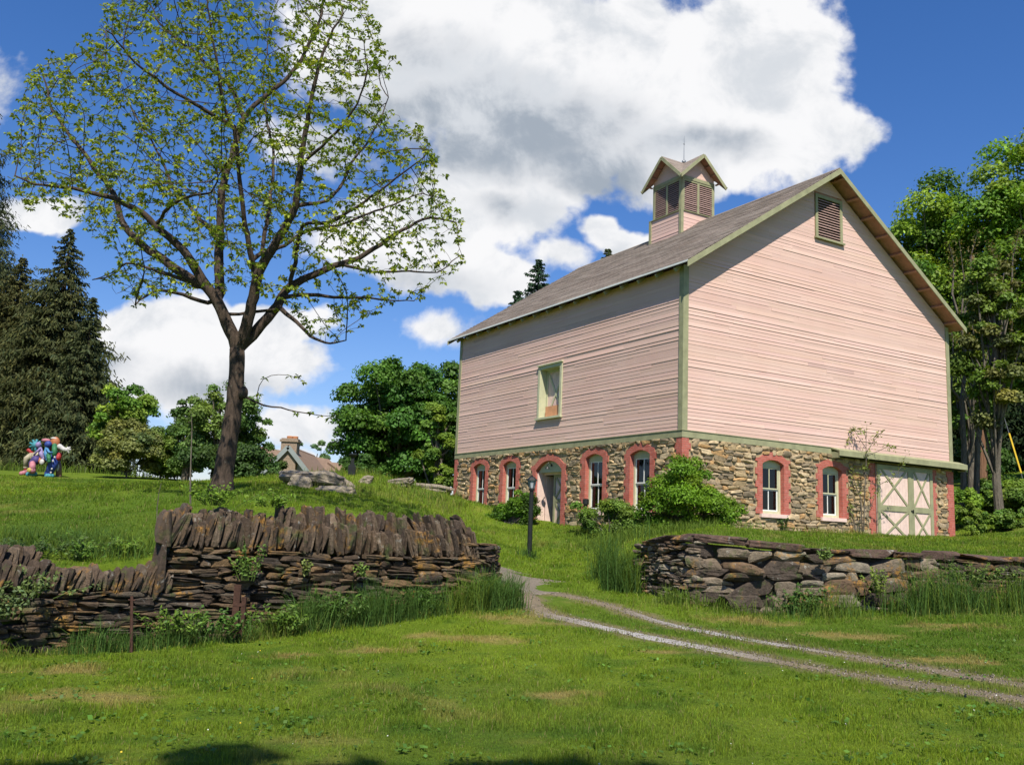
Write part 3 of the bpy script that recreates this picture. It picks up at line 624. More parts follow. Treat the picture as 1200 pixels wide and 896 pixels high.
# water table and corner boards
mb = MB(); e = .045
mb.box((-e, -e, ZB-.0), (7.18, 0, ZB+.22)); mb.box((7.18, -e+.003, ZB+.0), (BW+e, 0, ZB+.2)); mb.box((-e, 0, ZB), (0, BL+e, ZB+.22)); mb.box((-e-.02, -e-.02, ZB+.22), (7.17, 0, ZB+.245)); mb.box((-e-.02, 0, ZB+.22), (0, BL+e, ZB+.245))
mb.build('water_table', M['trim'], barn, local=True)
def board(name, a, b, mat='trim', par=barn): m_ = MB(); m_.box(a, b); return m_.build(name, M[mat], par, local=True)
board('corner_board', (-e+.004, -e+.004, ZB+.245), (.19, -.001, ZE+.02)); board('corner_board', (-e+.004, 0, ZB+.245), (-.001, .17, ZE-.02))
board('corner_board', (BW-.17, -e+.004, ZB+.2), (BW+e, -.001, ZE+.02)); board('corner_board', (-e+.004, BL-.17, ZB+.245), (-.001, BL+e, ZE-.02))
# clapboards: each course laps over the one below
def clap(name, plane, zlo, zhi, ext, holes, seed, exp=.127, par=barn, org=(0, 0), big=True):
    mb = MB(); rng = np.random.default_rng(seed); z = zlo
    while z < zhi-.01:
        zt = min(z+exp, zhi); (b0, b1), (t0, t1) = ext(z), ext(zt)
        cuts = [b0]; a = b0+rng.uniform(1, 4.5) if big else 1e9
        while a < b1-.6: cuts.append(a); a += rng.uniform(2.4, 4.9)
        cuts.append(b1); thick = rng.uniform(.009, .014) if rng.random() < .8 else rng.uniform(.017, .026)
        for i in range(len(cuts)-1):
            c0, c1 = cuts[i], cuts[i+1]; u0 = t0 if i == 0 else min(max(c0, t0), t1); u1 = t1 if i == len(cuts)-2 else min(max(c1, t0), t1)
            segs = [(c0, c1, u0, u1)]
            for (h0, h1, g0, g1) in holes:
                if zt > g0+.02 and z < g1-.02:
                    ns = []
                    for s in segs:
                        if s[0] < h0 and s[1] > h1: ns += [(s[0], h0, s[2], h0), (h1, s[1], h1, s[3])]
                        elif s[0] < h0 < s[1]: ns.append((s[0], h0, s[2], h0))
                        elif s[0] < h1 < s[1]: ns.append((h1, s[1], h1, s[3]))
                        elif s[0] >= h0 and s[1] <= h1: pass
                        else: ns.append(s)
                    segs = ns
            tk = thick+rng.uniform(-.004, .006); sag = rng.normal()*.004; base = np.array([.585, .395, .335])
            base = base*(1+rng.normal()*.03) + np.array([rng.normal()*.004, rng.normal()*.005, rng.normal()*.005])
            if rng.random() < .03: base = base*.88
            for s in segs:
                if s[1]-s[0] < .01: continue
                def q(a, zz, d): 
                    p = P2(plane, a, zz, d); return (p[0]+org[0], p[1]+org[1], p[2])
                g = .0015 if big else 0
                zz0 = z+sag-.006
                v = [q(s[0]+g, zz0, tk), q(s[1]-g, zz0, tk), q(s[3]-g, zt, .006), q(s[2]+g, zt, .006), q(s[0]+g, zz0, 0), q(s[1]-g, zz0, 0)]
                fs = [(0, 1, 2, 3), (4, 5, 1, 0), (4, 0, 3), (5, 2, 1)]
                mb.add(v, fs, base)
        z = zt
    return mb.build(name, M['siding'], par, local=True)
clap('siding', 'g', ZB+.245, ZE+SL*BW/2-.02, lambda z: (max(.19, (z-ZE)/SL+.02) if z < ZE+.2 else (z-ZE)/SL+.0, min(BW-.17, BW-(z-ZE)/SL-.02) if z < ZE+.2 else BW-(z-ZE)/SL), [(6.50, 8.06, ZB+8.14, ZB+9.98)], 3)
clap('siding', 'l', ZB+.245, ZE-.02, lambda z: (.17, BL-.17), [(7.10, 8.88, ZB+1.30, ZB+3.55)], 4)
mb = MB()                                  # sheathing behind, with the holes of hay door and vent
panel(mb, 'l', 0, BL, ZB, ZE, [(7.25, 8.75, ZB+1.36, ZB+3.42)], off=.004)
panel(mb, 'g', 0, BW, ZB, ZE, [], off=.004)
A = BW/2; hz = [(6.62, 7.94, ZB+8.3, ZB+9.82)]
def gcell(x0, x1, z0, z1): mb.add([(x0, .004, z0), (x1, .004, z0), (x1, .004, z1), (x0, .004, z1)], [(0, 1, 2, 3)])
mb.add([(0, .004, ZE), (6.62, .004, ZE), (6.62, .004, ZE+SL*6.62)], [(0, 1, 2)]); mb.add([(7.94, .004, ZE), (BW, .004, ZE), (7.94, .004, ZE+SL*(BW-7.94))], [(0, 1, 2)])
gcell(6.62, 7.94, ZE, ZB+8.3); mb.add([(6.62, .004, ZB+9.82), (7.94, .004, ZB+9.82), (7.94, .004, ZE+SL*(BW-7.94)), (A, .004, ZE+SL*A), (6.62, .004, ZE+SL*6.62)], [(0, 1, 2, 3, 4)])
mb.add([(BW-.004, 0, ZB), (BW-.004, BL, ZB), (BW-.004, BL, ZE), (BW-.004, 0, ZE)], [(0, 1, 2, 3)]); mb.add([(0, BL-.004, ZB), (BW, BL-.004, ZB), (BW, BL-.004, ZE), (A, BL-.004, ZE+SL*A), (0, BL-.004, ZE)], [(0, 1, 2, 3, 4)])
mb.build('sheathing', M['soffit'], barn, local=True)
# rear and right sides also carry boards
clap('siding', 'g', ZB+.1, ZE+SL*BW/2-.02, lambda z: (max(0, (z-ZE)/SL), min(BW, BW-(z-ZE)/SL)), [], 8, .4, org=(0, 0)).matrix_local = Matrix.Translation((BW, BL, 0))@Matrix.Rotation(math.pi, 4, 'Z')
clap('siding', 'l', ZB+.1, ZE-.02, lambda z: (0, BL), [], 9, .4).matrix_local = Matrix.Translation((BW, BL, 0))@Matrix.Rotation(math.pi, 4, 'Z')
# louvred vent in the gable
def louvre(name, plane, a0, a1, z0, z1, off, fw=.13, par=barn, mull=False, step=.105, sill=True, depth=.06, ft=.03):
    f = MB(); O = np.array(off, float)
    def bx(mb, x0, x1, zz0, zz1, d0, d1):
        p = np.array(P2(plane, x0, zz0, d0))+O; q = np.array(P2(plane, x1, zz1, d1))+O; mb.box(np.minimum(p, q), np.maximum(p, q))
    bx(f, a0, a0+fw, z0, z1, 0, ft); bx(f, a1-fw, a1, z0, z1, 0, ft); bx(f, a0+fw, a1-fw, z1-fw, z1, 0, ft-.002)
    if mull: bx(f, (a0+a1)/2-fw*.45, (a0+a1)/2+fw*.45, z0, z1-fw, 0, ft-.003)
    if sill: bx(f, a0-.06, a1+.06, z0-.07, z0, 0, .11)
    fr = f.build(name, M['trim'], par, local=True); s = MB(); z = z0+.02; rng = np.random.default_rng(2)
    while z < z1-fw-.02:
        tl = rng.normal()*.006; v = [P2(plane, x, zz, d) for x in (a0+fw*.9, a1-fw*.9) for zz, d in ((z, ft*.6), (z+.016, ft*.6), (z+.085+tl, ft*.6-depth-.016), (z+.07+tl, ft*.6-depth-.016))]
        s.add(np.array(v)+O, [(0, 1, 2, 3), (7, 6, 5, 4), (0, 4, 5, 1), (3, 2, 6, 7), (0, 3, 7, 4), (1, 5, 6, 2)]); z += step
    s.build('slats', M['louver'], fr, local=True)
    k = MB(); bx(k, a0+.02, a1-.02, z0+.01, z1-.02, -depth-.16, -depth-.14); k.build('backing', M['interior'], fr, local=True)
    return fr
louvre('louvred_vent', 'g', 6.52, 8.04, ZB+8.21, ZB+9.93, (0, -.012, 0), .13, ft=.045)
# hay door high in the long wall
def hay():
    f = MB(); a0, a1, z0, z1 = 7.12, 8.86, ZB+1.34, ZB+3.50
    def bx(mb, x0, x1, zz0, zz1, d0, d1):
        p = np.array(P2('l', x0, zz0, d0)); q = np.array(P2('l', x1, zz1, d1)); mb.box(np.minimum(p, q), np.maximum(p, q))
    bx(f, a0, a0+.14, z0, z1, 0, .06); bx(f, a1-.14, a1, z0, z1, 0, .06); bx(f, a0+.14, a1-.14, z1-.14, z1, 0, .058); bx(f, a0-.06, a1+.06, z0-.08, z0, 0, .13); bx(f, a0-.04, a1+.04, z1, z1+.05, 0, .11)
    bx(f, a0+.138, a0+.155, z0, z1-.14, -.34, 0); bx(f, a1-.155, a1-.138, z0, z1-.14, -.34, 0); bx(f, a0+.155, a1-.155, z1-.157, z1-.14, -.34, 0); bx(f, a0+.155, a1-.155, z0, z0+.03, -.34, .01)
    fr = f.build('hay_door', M['cream'], barn, local=True)
    plank_door('shutter', 'l', a0+.16, a1-.16, z0+.035, z1-.16, -.30, .09, None, 'doorpink', fr, brace='cream')
    k = MB(); bx(k, a0+.2, a1-.3, z0+.05, z0+.48, -.20, -.16); k.build('cover_board', simple('orange_plywood', (.55, .27, .14), .7, .15, 4), fr, local=True)
hay()
# main roof
def roof():
    y0, y1 = -OG, BL+OGR; tk = .075
    mb = MB(); ze = ZE-OE*SL+RT; zr = ZE+SL*A+RT
    rng = np.random.default_rng(12); nseg = 32
    def side(x_e, x_r, flip):
        V = []; ys = np.linspace(y0, y1, nseg+1); K = 79
        for k in range(K+1):
            t = (k//2+k % 2)/((K+1)//2)
            for y in ys:
                dz = (fbm(np.array(y*.3), np.array(t*2.), 2, 4)-.5)*.06*min(1, 4*t*(1-t)+.25) + (.02+.006*rng.normal() if k % 2 == 0 else 0)
                V.append((x_e+(x_r-x_e)*t, y, ze+(zr-ze)*t+float(dz)))
        n = nseg+1; Fs = [(k*n+i, (k+1)*n+i, (k+1)*n+i+1, k*n+i+1) for k in range(K) for i in range(nseg)]
        mb.add(V, Fs); V2 = [(x, y, z) for x, y, z in ((x_e, y0, ze-tk), (x_r, y0, zr-tk), (x_r, y1, zr-tk), (x_e, y1, ze-tk))]; mb.add(V2, [(0, 1, 2, 3)])
        for y in (y0, y1): mb.add([(x_e, y, ze-tk), (x_r, y, zr-tk), (x_r, y, zr), (x_e, y, ze)], [(0, 1, 2, 3)])
        mb.add([(x_e, y0, ze-tk), (x_e, y1, ze-tk), (x_e, y1, ze), (x_e, y0, ze)], [(0, 1, 2, 3)])
    side(-OE, A, 0); side(BW+OE, A, 1)
    r = mb.build('roof', M['roof'], barn, local=True)
    # drip edge, soffit boards, lookouts, rafter tails, rake boards
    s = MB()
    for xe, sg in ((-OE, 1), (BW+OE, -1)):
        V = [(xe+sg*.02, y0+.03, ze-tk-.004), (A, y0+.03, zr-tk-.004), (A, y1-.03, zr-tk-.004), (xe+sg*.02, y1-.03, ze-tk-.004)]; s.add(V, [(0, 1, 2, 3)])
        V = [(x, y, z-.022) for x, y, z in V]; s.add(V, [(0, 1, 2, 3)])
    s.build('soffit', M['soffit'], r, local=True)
    for y_, nm in ((y0, 'rake_board'), (y1, 'rake_board')):
        for xe, sg in ((-OE, 1), (BW+OE, -1)):
            b = MB(); h = .21; ya, yb = (y_-.035, y_) if y_ < 0 else (y_, y_+.035)
            prof = [(xe-sg*.03, ze-.03-h), (A, zr-.012-h*1.04), (A, zr-.012), (xe-sg*.03, ze-.03)]
            V = [(x, yy, z) for yy in (ya, yb) for x, z in prof]; b.add(V, [(0, 1, 2, 3), (7, 6, 5, 4), (0, 4, 5, 1), (1, 5, 6, 2), (2, 6, 7, 3), (3, 7, 4, 0)]); b.build(nm, M['trim'], r, local=True)
    for sg, xe in ((1, 0), (-1, BW)):
        for k in range(9):
            u = .15+k*.86; x = xe+sg*u; z = rz(u)+RT-tk-.03-.075
            b = MB(); b.box((-.05, 0, -.05), (.05, OG-.01, .05), M=Matrix.Translation((x, -OG+.008, z))@Matrix.Rotation(-sg*math.atan(SL), 4, 'Y')); b.build('lookout', M['soffit'], r, local=True)
    g = MB(); g.box((-OE-.012, y0, ze-.05), (-OE-.002, y1, ze+.012)); g.build('drip_edge', M['white'], r, local=True)
    for k in range(17):
        y = .12+k*(BL-.24)/16; b = MB()
        p = np.array([.0, y, ZE+RT-tk-.03-.085]); q = np.array([-OE+.05, y, ze-tk-.03-.085]); b.beam(p, q, .055, .13); b.build('rafter_tail', M['trim'], r, local=True)
    c = MB(); c.beam((A-.07, y0+.01, zr-.03), (A-.07, y1-.01, zr-.03), .2, .02, upv=(-.55, 0, .83)); c.beam((A+.07, y0+.01, zr-.03), (A+.07, y1-.01, zr-.03), .2, .02, upv=(.55, 0, .83)); c.build('ridge_cap', M['roof'], r, local=True)
roof()
def cupola():
    cx, cy = A, 8.28; hb, hu = 1.10, .985; z0 = ZB+8.3; z1 = ZB+11.27; z2 = ZB+12.9
    b = MB(); b.box((cx-hb+.03, cy-hb+.03, z0), (cx+hb-.03, cy+hb-.03, z1)); b.box((cx-hb-.03, cy-hb-.03, z1), (cx+hb+.03, cy+hb+.03, z1+.035))
    for sx in (-1, 1):
        for sy in (-1, 1): b.box((cx+sx*(hb-.05)-.075, cy+sy*(hb-.05)-.075, z0), (cx+sx*(hb-.05)+.075, cy+sy*(hb-.05)+.075, z1-.001))
    for sx in (-1, 1):
        for sy in (-1, 1): b.box((cx+sx*(hu-.06)-.075, cy+sy*(hu-.06)-.075, z1+.035), (cx+sx*(hu-.06)+.075, cy+sy*(hu-.06)+.075, z2+.05))
    cu = b.build('cupola', M['trim'], barn, local=True)
    for pl, org in (('l', (cx-hb+.03, cy)), ('g', (cx, cy-hb+.03))):
        clap('siding', pl, z0+.2, z1-.02, lambda z: (-hb+.13, hb-.13), [], 21, .165, cu, org, False)
    for k, (pl, off) in enumerate((('l', (cx-hu, cy, 0)), ('g', (cx, cy-hu, 0)))):
        louvre('louvre', pl, -hu+.02, hu-.02, z1+.035, z2-.02, off, .13, cu, True, .095, False, .05)
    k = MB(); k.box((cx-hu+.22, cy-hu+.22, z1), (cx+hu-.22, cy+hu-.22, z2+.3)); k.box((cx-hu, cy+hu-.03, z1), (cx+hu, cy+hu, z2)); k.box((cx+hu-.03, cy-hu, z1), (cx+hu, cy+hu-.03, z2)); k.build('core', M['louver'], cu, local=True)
    # cross gable roof: z = zp - s*min(|x|,|y|)
    R = 1.36; s = .93; zp = ZB+14.12
    def shell(dz): 
        V = [(cx, cy, zp+dz)]; Fs = []
        ring = [(1, 0), (1, 1), (0, 1), (-1, 1), (-1, 0), (-1, -1), (0, -1), (1, -1)]
        for a, c in ring: V.append((cx+a*R, cy+c*R, zp+dz-s*R*min(abs(a), abs(c))))
        return V, [(0, 1+i, 1+(i+1) % 8) for i in range(8)]
    r = MB(); V, Fs = shell(0); r.add(V, Fs); V2, F2 = shell(-.06); r.add(V2, [f[::-1] for f in F2])
    r.add(V[1:]+V2[1:], [(i, i+8, (i+1) % 8+8, (i+1) % 8) for i in range(8)]); ro = r.build('cupola_roof', M['roof'], cu, local=True)
    t = MB()
    mids = [V[1], V[3], V[5], V[7]]; cors = [V[2], V[4], V[6], V[8]]
    for i, mpt in enumerate(mids):
        for c in (cors[i], cors[i-1]):
            mm = np.array(mpt, float); c_ = np.array(c, float); o = unit(mm-np.array([cx, cy, mm[2]]))*.02; d = unit(c_-mm)
            t.beam(mm+o+(0, 0, -.09), c_+d*.05+o+(0, 0, -.09), .03, .15, upv=(0, 0, 1))
    t.build('rake_trim', M['trim'], ro, local=True)
    so = MB(); V3, F3 = shell(-.065); so.add(V3, F3); so.build('soffit', M['soffit'], ro, local=True)
    for ax_, sg in ((0, -1), (1, -1)):
        for q in (-1.1, -.75, -.4, .4, .75, 1.1):
            z = zp-.13-s*abs(q); p0 = np.array([q, -R+.02, z]) if ax_ else np.array([-R+.02, q, z]); p1 = p0.copy(); p1[ax_ and 1 or 0] = -hu+.02
            br = MB(); br.beam(p0+(cx, cy, 0), p1+(cx, cy, 0), .07, .06); br.build('bracket', M['soffit'], ro, local=True)
    for pl, org in (('l', (cx-hu, cy)), ('g', (cx, cy-hu))):
        clap('pediment', pl, z2+.0, zp-.12, lambda z: (-max(.01, (zp-.08-z)/s-.05) if z > z2+.33 else -hu+.02, max(.01, (zp-.08-z)/s-.05) if z > z2+.33 else hu-.02), [], 23, .15, cu, org, False)
        tt = MB(); p = np.array(P2(pl, -hu+.02, z2-.06, -.0)); q = np.array(P2(pl, hu-.02, z2+.09, .05)); o = np.array([org[0], org[1], 0]); tt.box(np.minimum(p, q)+o, np.maximum(p, q)+o); tt.build('frieze', M['trim'], cu, local=True)
    rod = MB(); rod.tube([(cx, cy, zp-.1), (cx, cy, zp+1.0)], [.022, .012], 6); rod.tube([(cx, cy, zp+1.0), (cx, cy, zp+1.35)], [.012, .004], 5); rod.ball((cx, cy, zp+.06), .10); rod.ball((cx, cy, zp+.95), .035)
    rod.build('lightning_rod', M['metal'], cu, local=True)
cupola()

# ------------------------------------------------------------------ dry stone walls
class Path:
    """a wall line through photo stations (px, Y, y of foot, y of course top)"""
    def __init__(s, st, ret=None):
        P = [pix(a, c, b) for a, b, c, d in st]; T = [pix(a, d, b) for a, b, c, d in st]
        s.xy = np.array([p[:2] for p in P]); s.zb = np.array([p[2] for p in P]); s.zt = np.array([p[2] for p in T])
        s.zb = height(s.xy[:, 0]+0, s.xy[:, 1]-.1)-.12
        if ret:
            for r in ret: s.xy = np.vstack([s.xy, s.xy[-1]+np.array(r)]); s.zb = np.append(s.zb, s.zb[-1]-.02); s.zt = np.append(s.zt, s.zt[-1])
        s.s = np.concatenate([[0], np.cumsum(np.linalg.norm(np.diff(s.xy, axis=0), axis=1))]); s.L = s.s[-1]
    def at(s, t):
        t = min(max(t, 0), s.L); i = min(np.searchsorted(s.s, t, 'right')-1, len(s.s)-2)
        d = unit(s.xy[i+1]-s.xy[i]); p = s.xy[i]+d*(t-s.s[i]); n = np.array([d[1], -d[0]])
        return p, d, n, np.interp(t, s.s, s.zb), np.interp(t, s.s, s.zt)
def place_stone(P, p, d, n, z, th=0):
    c, s_ = math.cos(th), math.sin(th); a = P[:, 0]*c-P[:, 2]*s_; b = P[:, 0]*s_+P[:, 2]*c
    return np.stack([p[0]+d[0]*a+n[0]*P[:, 1], p[1]+d[1]*a+n[1]*P[:, 1], z+b], 1)
def dry_courses(path, parent, rng, hr, wr, kind='dark', t0=0, t1=None, thick=.45, ztop=None, slope=0):
    mb = MB(); t1 = path.L if t1 is None else t1; z = -.0; zmax = (path.zt-path.zb).max()+.02; zz = 0.0
    while zz < zmax:
        h = rng.uniform(*hr); t = t0+rng.uniform(-.1, .05)
        while t < t1:
            w = rng.uniform(*wr)*(1 if h < np.mean(hr) else 1.15); tc = min(max(t+w/2, t0+w/2-.05), t1-w*.3)
            p, d, n, b, tp = path.at(tc); H = tp-b; k = zz/zmax; z0 = b+zz+rng.normal()*.008+fbm(np.array(tc*1.3), np.array(zz*2), 2, 9)*.05-.03
            if z0+h*.45 < tp:
                hh = min(h, max(.03, tp-z0)); split = h > hr[0]*1.6 and rng.random() < .35
                for q in ([0, 1] if split else [0]):
                    h2 = hh/2 if split else hh; dep = rng.uniform(.09, .17); P = stone_pts(RT4, w/2*rng.uniform(.97, 1.05), dep, h2/2*1.06, .15, rng)
                    mb.add(place_stone(P, p-n*(dep*.55+k*.03+rng.uniform(0, .05)), d, n, z0+h2/2+q*hh/2, rng.normal()*.05+slope), [f[::-1] for f in RT4[1]], stone_color(kind, rng))
            t += w
        zz += h*.98
    o = mb.build('coursed_stone', M['drystone'], parent)
    c = MB(); N = 40; V = []
    for i in range(N+1):
        t = t0+.06+(t1-t0-.12)*i/N; p, d, n, b, tp = path.at(t)
        for off, z_ in ((-.14, b-.2), (-.14, tp-.05), (-thick, tp-.05), (-thick, b-.2)): q = p+n*off; V.append((q[0], q[1], z_))
    c.add(V, [(i*4+k, i*4+(k+1) % 4, (i+1)*4+(k+1) % 4, (i+1)*4+k) for i in range(N) for k in range(4)]+[(0, 1, 2, 3), tuple(N*4+k for k in (3, 2, 1, 0))], (.05, .04, .03))
    c.build('wall_core', M['drystone'], o)
    return o
def coping(path, parent, rng, t0, t1, back, hfun, lean, lift=0, skip=None, wr=(.04, .10)):
    t = t0; k = 0
    while t < t1:
        w = rng.uniform(*wr); tc = t+w/2; p, d, n, b, tp = path.at(tc); h = hfun(tc)*rng.uniform(.80, 1.16)
        if not (skip and skip(tc)):
            dep = rng.uniform(.13, .2); P = stone_pts(RT4, w/2*rng.uniform(.85, 1.1), dep, h/2, .17, rng, rng.uniform(.1, .4))
            mb = MB(); mb.add(place_stone(P, p-n*(back+dep*.6+rng.uniform(0, .05)), d, n, tp+lift+h/2-.02, -(lean(tc)+rng.normal()*.11)), [f[::-1] for f in RT4[1]], stone_color('cope', rng))
            mb.build('coping_stone', M['drystone'], parent)
        t += w*.93
rng = np.random.default_rng(21)
tallP = Path([(190, 12.6, 757, 637), (320, 13.5, 742, 645), (450, 14.4, 726, 650), (556, 15.15, 710, 653)])
tall = empty('dry_stone_wall', (*tallP.at(2)[0], tallP.at(2)[3]), 0, 'tall dry stone wall by the drive, crowned with two rows of upright slabs', 'stone wall')
dry_courses(tallP, tall, rng, (.045, .12), (.12, .5))
endP = Path([(540, 15.0, 711, 635), (573, 15.35, 706, 637)], [(.16, .8)])
dry_courses(endP, tall, rng, (.045, .10), (.16, .42))
tl = tallP.L
coping(tallP, tall, rng, .02, tl-.0, .02, lambda t: .42, lambda t: .30-.62*t/tl)
coping(tallP, tall, rng, .0, tl-.15, .30, lambda t: .43 if t > 1.6 else .33, lambda t: .22-.55*t/tl, .21, None, (.05, .13))
lowP = Path([(-260, 9.2, 778, 684), (-120, 10.3, 773, 686), (0, 11.1, 768, 688), (100, 11.9, 763, 691), (196, 12.62, 757, 694)])
low = empty('dry_stone_wall', (*lowP.at(4)[0], lowP.at(4)[3]), 0, 'lower run of dry stone wall stepping down at the left, topped with one row of leaning slabs', 'stone wall')
dry_courses(lowP, low, rng, (.04, .11), (.14, .48))
s0 = lowP.s[1]-1.0
coping(lowP, low, rng, s0, lowP.L-.05, .02, lambda t: .31, lambda t: .30)
coping(lowP, low, rng, s0, lowP.s[2]+.55, .32, lambda t: .34, lambda t: .2, .16, lambda t: int(t*3) % 3 == 2)
# the tall slabs standing at the step between the two runs
for px, y0, y1, w, le in ((186, 700, 612, .12, .02), (178, 694, 652, .12, .35), (170, 694, 656, .10, .4), (192, 640, 598, .2, .12), (183, 690, 628, .08, .1)):
    a, b = pix(px, y0, 12.5), pix(px, y1, 12.5); h = b[2]-a[2]; p, d, n, _, _ = tallP.at(.05); P = stone_pts(RT4, w/2, .17, h/2, .12, rng, .2)
    mb = MB(); mb.add(place_stone(P, a[:2]-n*.08, d, n, (a[2]+b[2])/2, -le), [f[::-1] for f in RT4[1]], stone_color('cope', rng)); mb.build('coping_stone', M['drystone'], tall)
rightP = Path([(742, 19.3, 690, 637), (775, 18.3, 700, 634), (812, 17.6, 708, 633), (870, 17.2, 717, 638), (950, 17.4, 716, 648), (1000, 17.6, 715, 651), (1100, 18.0, 714, 654), (1200, 18.4, 712, 658), (1340, 19.0, 716, 668)])
right = empty('dry_stone_wall', (*rightP.at(3)[0], rightP.at(3)[3]), 0, 'low wall of large rough blocks and flat capstones holding the grass bank below the barn', 'stone wall')
s2 = rightP.s[2]
dry_courses(rightP, right, rng, (.05, .12), (.14, .4), 'block', 0, s2+.2)
dry_courses(rightP, right, rng, (.14, .30), (.3, .85), 'block', s2-.1, rightP.s[6], slope=.03)
dry_courses(rightP, right, rng, (.06, .16), (.2, .6), 'dark', rightP.s[6]-.2, rightP.L)
t = .3
while t < rightP.L:
    w = rng.uniform(.5, 1.25); p, d, n, b, tp = rightP.at(t+w/2); th = math.atan2(rightP.at(t+w)[4]-rightP.at(t)[4], w); dep = .26; hh = rng.uniform(.055, .09)
    P = stone_pts(RT4, w/2*1.03, dep, hh, .12, rng); mb = MB(); mb.add(place_stone(P, p-n*(dep*.75), d, n, tp+hh*.7, th+rng.normal()*.02), [f[::-1] for f in RT4[1]], np.array([.082, .052, .040])*rng.uniform(.7, 1.25)); mb.build('capstone', M['drystone'], right); t += w
# ------------------------------------------------------------------ ledge rocks on the knoll
def boulder(px, py, Y, sx, sy, sz, label, rz_=0, name='boulder'):
    p = pix(px, py, Y); g = height(p[0], p[1]); P = stone_pts(RT6, sx, sy, sz, .2, rng); P = P+.05*sz*(RNG.random(P.shape)-.5)
    c, s_ = math.cos(rz_), math.sin(rz_); P = np.stack([P[:, 0]*c-P[:, 1]*s_, P[:, 0]*s_+P[:, 1]*c, P[:, 2]], 1)
    o = MB(); o.add(P, RT6[1], (.27, .23, .175)); ob = o.build(name, M['ledge'], None, local=True, smooth=False); ob.location = (p[0], p[1], float(g)+sz*.15); tag(ob, label, 'rock', 'ledge rocks on the knoll'); return ob
boulder(372, 566, 34, 1.25, .9, .42, 'broad pale ledge rock on the knoll in front of the stone chimney house')
boulder(352, 567, 33, .5, .5, .35, 'small grey rock at the left end of the broad pale ledge')
boulder(395, 574, 32, .62, .45, .28, 'pale rock just right of and below the broad ledge')
boulder(467, 577, 37, .5, .4, .26, 'small pale rock alone on the knoll below the big dark green tree')
boulder(500, 574, 39, 1.0, .45, .18, 'long flat pale ledge sloping down towards the far corner of the barn', -.25)
boulder(428, 568, 36, .3, .3, .2, 'smallest pale rock on the knoll between the broad ledge and the lone rock')
# ------------------------------------------------------------------ foliage
def leaf_quads(C, size, nrm, rng, asp=.6, droop=0):
    n = len(C); r = unit(rng.normal(size=(n, 3))); u = unit(np.cross(nrm, r)); v = unit(np.cross(nrm, u)); s = np.asarray(size).reshape(-1, 1)*np.ones((n, 1))
    q = np.stack([C-u*s, C+v*s*asp, C+u*s-np.array([0, 0, 1])*s*droop, C-v*s*asp], 1); return q.reshape(-1, 3)
def vary(base, n, rng, amt=.22, yel=.12):
    c = np.array(base)*np.exp(rng.normal(size=(n, 1))*amt); c = c*(1+rng.normal(size=(n, 1))*yel*np.array([[1, .3, -.6]])); return np.clip(c, .004, .9)
def blob_crown(blobs, nleaf, size, base, rng, fill=.35, asp=.6, base2=None):
    B = np.array([b[:3] for b in blobs], float); R = np.array([b[3] for b in blobs], float); pw = R**2; idx = rng.choice(len(B), nleaf, p=pw/pw.sum())
    d = unit(rng.normal(size=(nleaf, 3))); d[:, 2] = np.where(d[:, 2] < -.35, -d[:, 2], d[:, 2]); rr = R[idx]*(1-fill*rng.random(nleaf)**1.6)*(1+.18*rng.normal(size=nleaf).clip(-1.5, 2))
    P = B[idx]+d*rr[:, None]*np.array([1, 1, .8]); nr = unit(d+rng.normal(size=(nleaf, 3))*.55+np.array([0, 0, .35]))
    q = leaf_quads(P, size*(.6+.8*rng.random(nleaf)), nr, rng, asp)
    bc = vary(base, len(B), rng, .16, .10)
    if base2 is not None:
        k = rng.random(len(B)) < .4; bc[k] = vary(base2, k.sum(), rng, .15, .08)
    c = bc[idx]*np.exp(rng.normal(size=(nleaf, 1))*.22); return q, np.repeat(np.clip(c, .003, .8), 4, 0)
def scatter_blobs(c, r, n, rb, rng, flat=1, hollow=.55):
    out = []
    while len(out) < n:
        d = rng.normal(size=3); d /= np.linalg.norm(d); rad = hollow+(1-hollow)*rng.random()**.7
        if rng.random() < .25: rad *= .6
        p = np.array(c)+d*rad*np.array(r); out.append((*p, rb*(.6+.8*rng.random())))
    return out
def broad_tree(name, px, Y, y_top, halfw, nb, nl, ls, base, label, group=None, y_base=None, trunk_r=.22, low=.12, base2=None, seed=1, bark='bark2', fill=.35, show=.25, deep=.9):
    rng = np.random.default_rng(seed); top = pix(px, y_top, Y); g = float(height(top[0], top[1])); H = top[2]-g; hw = halfw*Y/F
    t = empty(name, (top[0], top[1], g), 0, label, 'tree', group); zc = g+H*(low+(1-low)/2); rz_ = H*(1-low)/2
    bl = scatter_blobs((top[0], top[1], zc), (hw*.92, hw*.92*deep, rz_*.93), int(nb*1.5), hw*show, rng); nl = int(nl*2.3); ls = ls*.72; base = tuple(1.5*c for c in base); base2 = tuple(1.5*c for c in base2) if base2 else None
    mb = MB(); q, c = blob_crown(bl, nl, ls, base, rng, fill, .6, base2); mb.arr(q, 4, c); mb.build('crown', M['leaf'], t)
    tr = MB(); a = np.array([top[0], top[1], g-.2]); pts = [a+np.array([rng.normal()*.02*H*k/5, rng.normal()*.02*H*k/5, H*.8*k/5]) for k in range(6)]; tr.tube(pts, np.linspace(trunk_r, trunk_r*.25, 6), 9, wob=.1)
    for b in bl[::2]:
        k = int(rng.integers(1, 5)); s_ = pts[k]; e = np.array(b[:3]); m_ = (s_+e)/2+np.array([0, 0, -.08*np.linalg.norm(e-s_)]); tr.tube([s_, m_, e], [trunk_r*.42, trunk_r*.25, trunk_r*.08], 5)
    tr.build('trunk', M[bark], t); return t
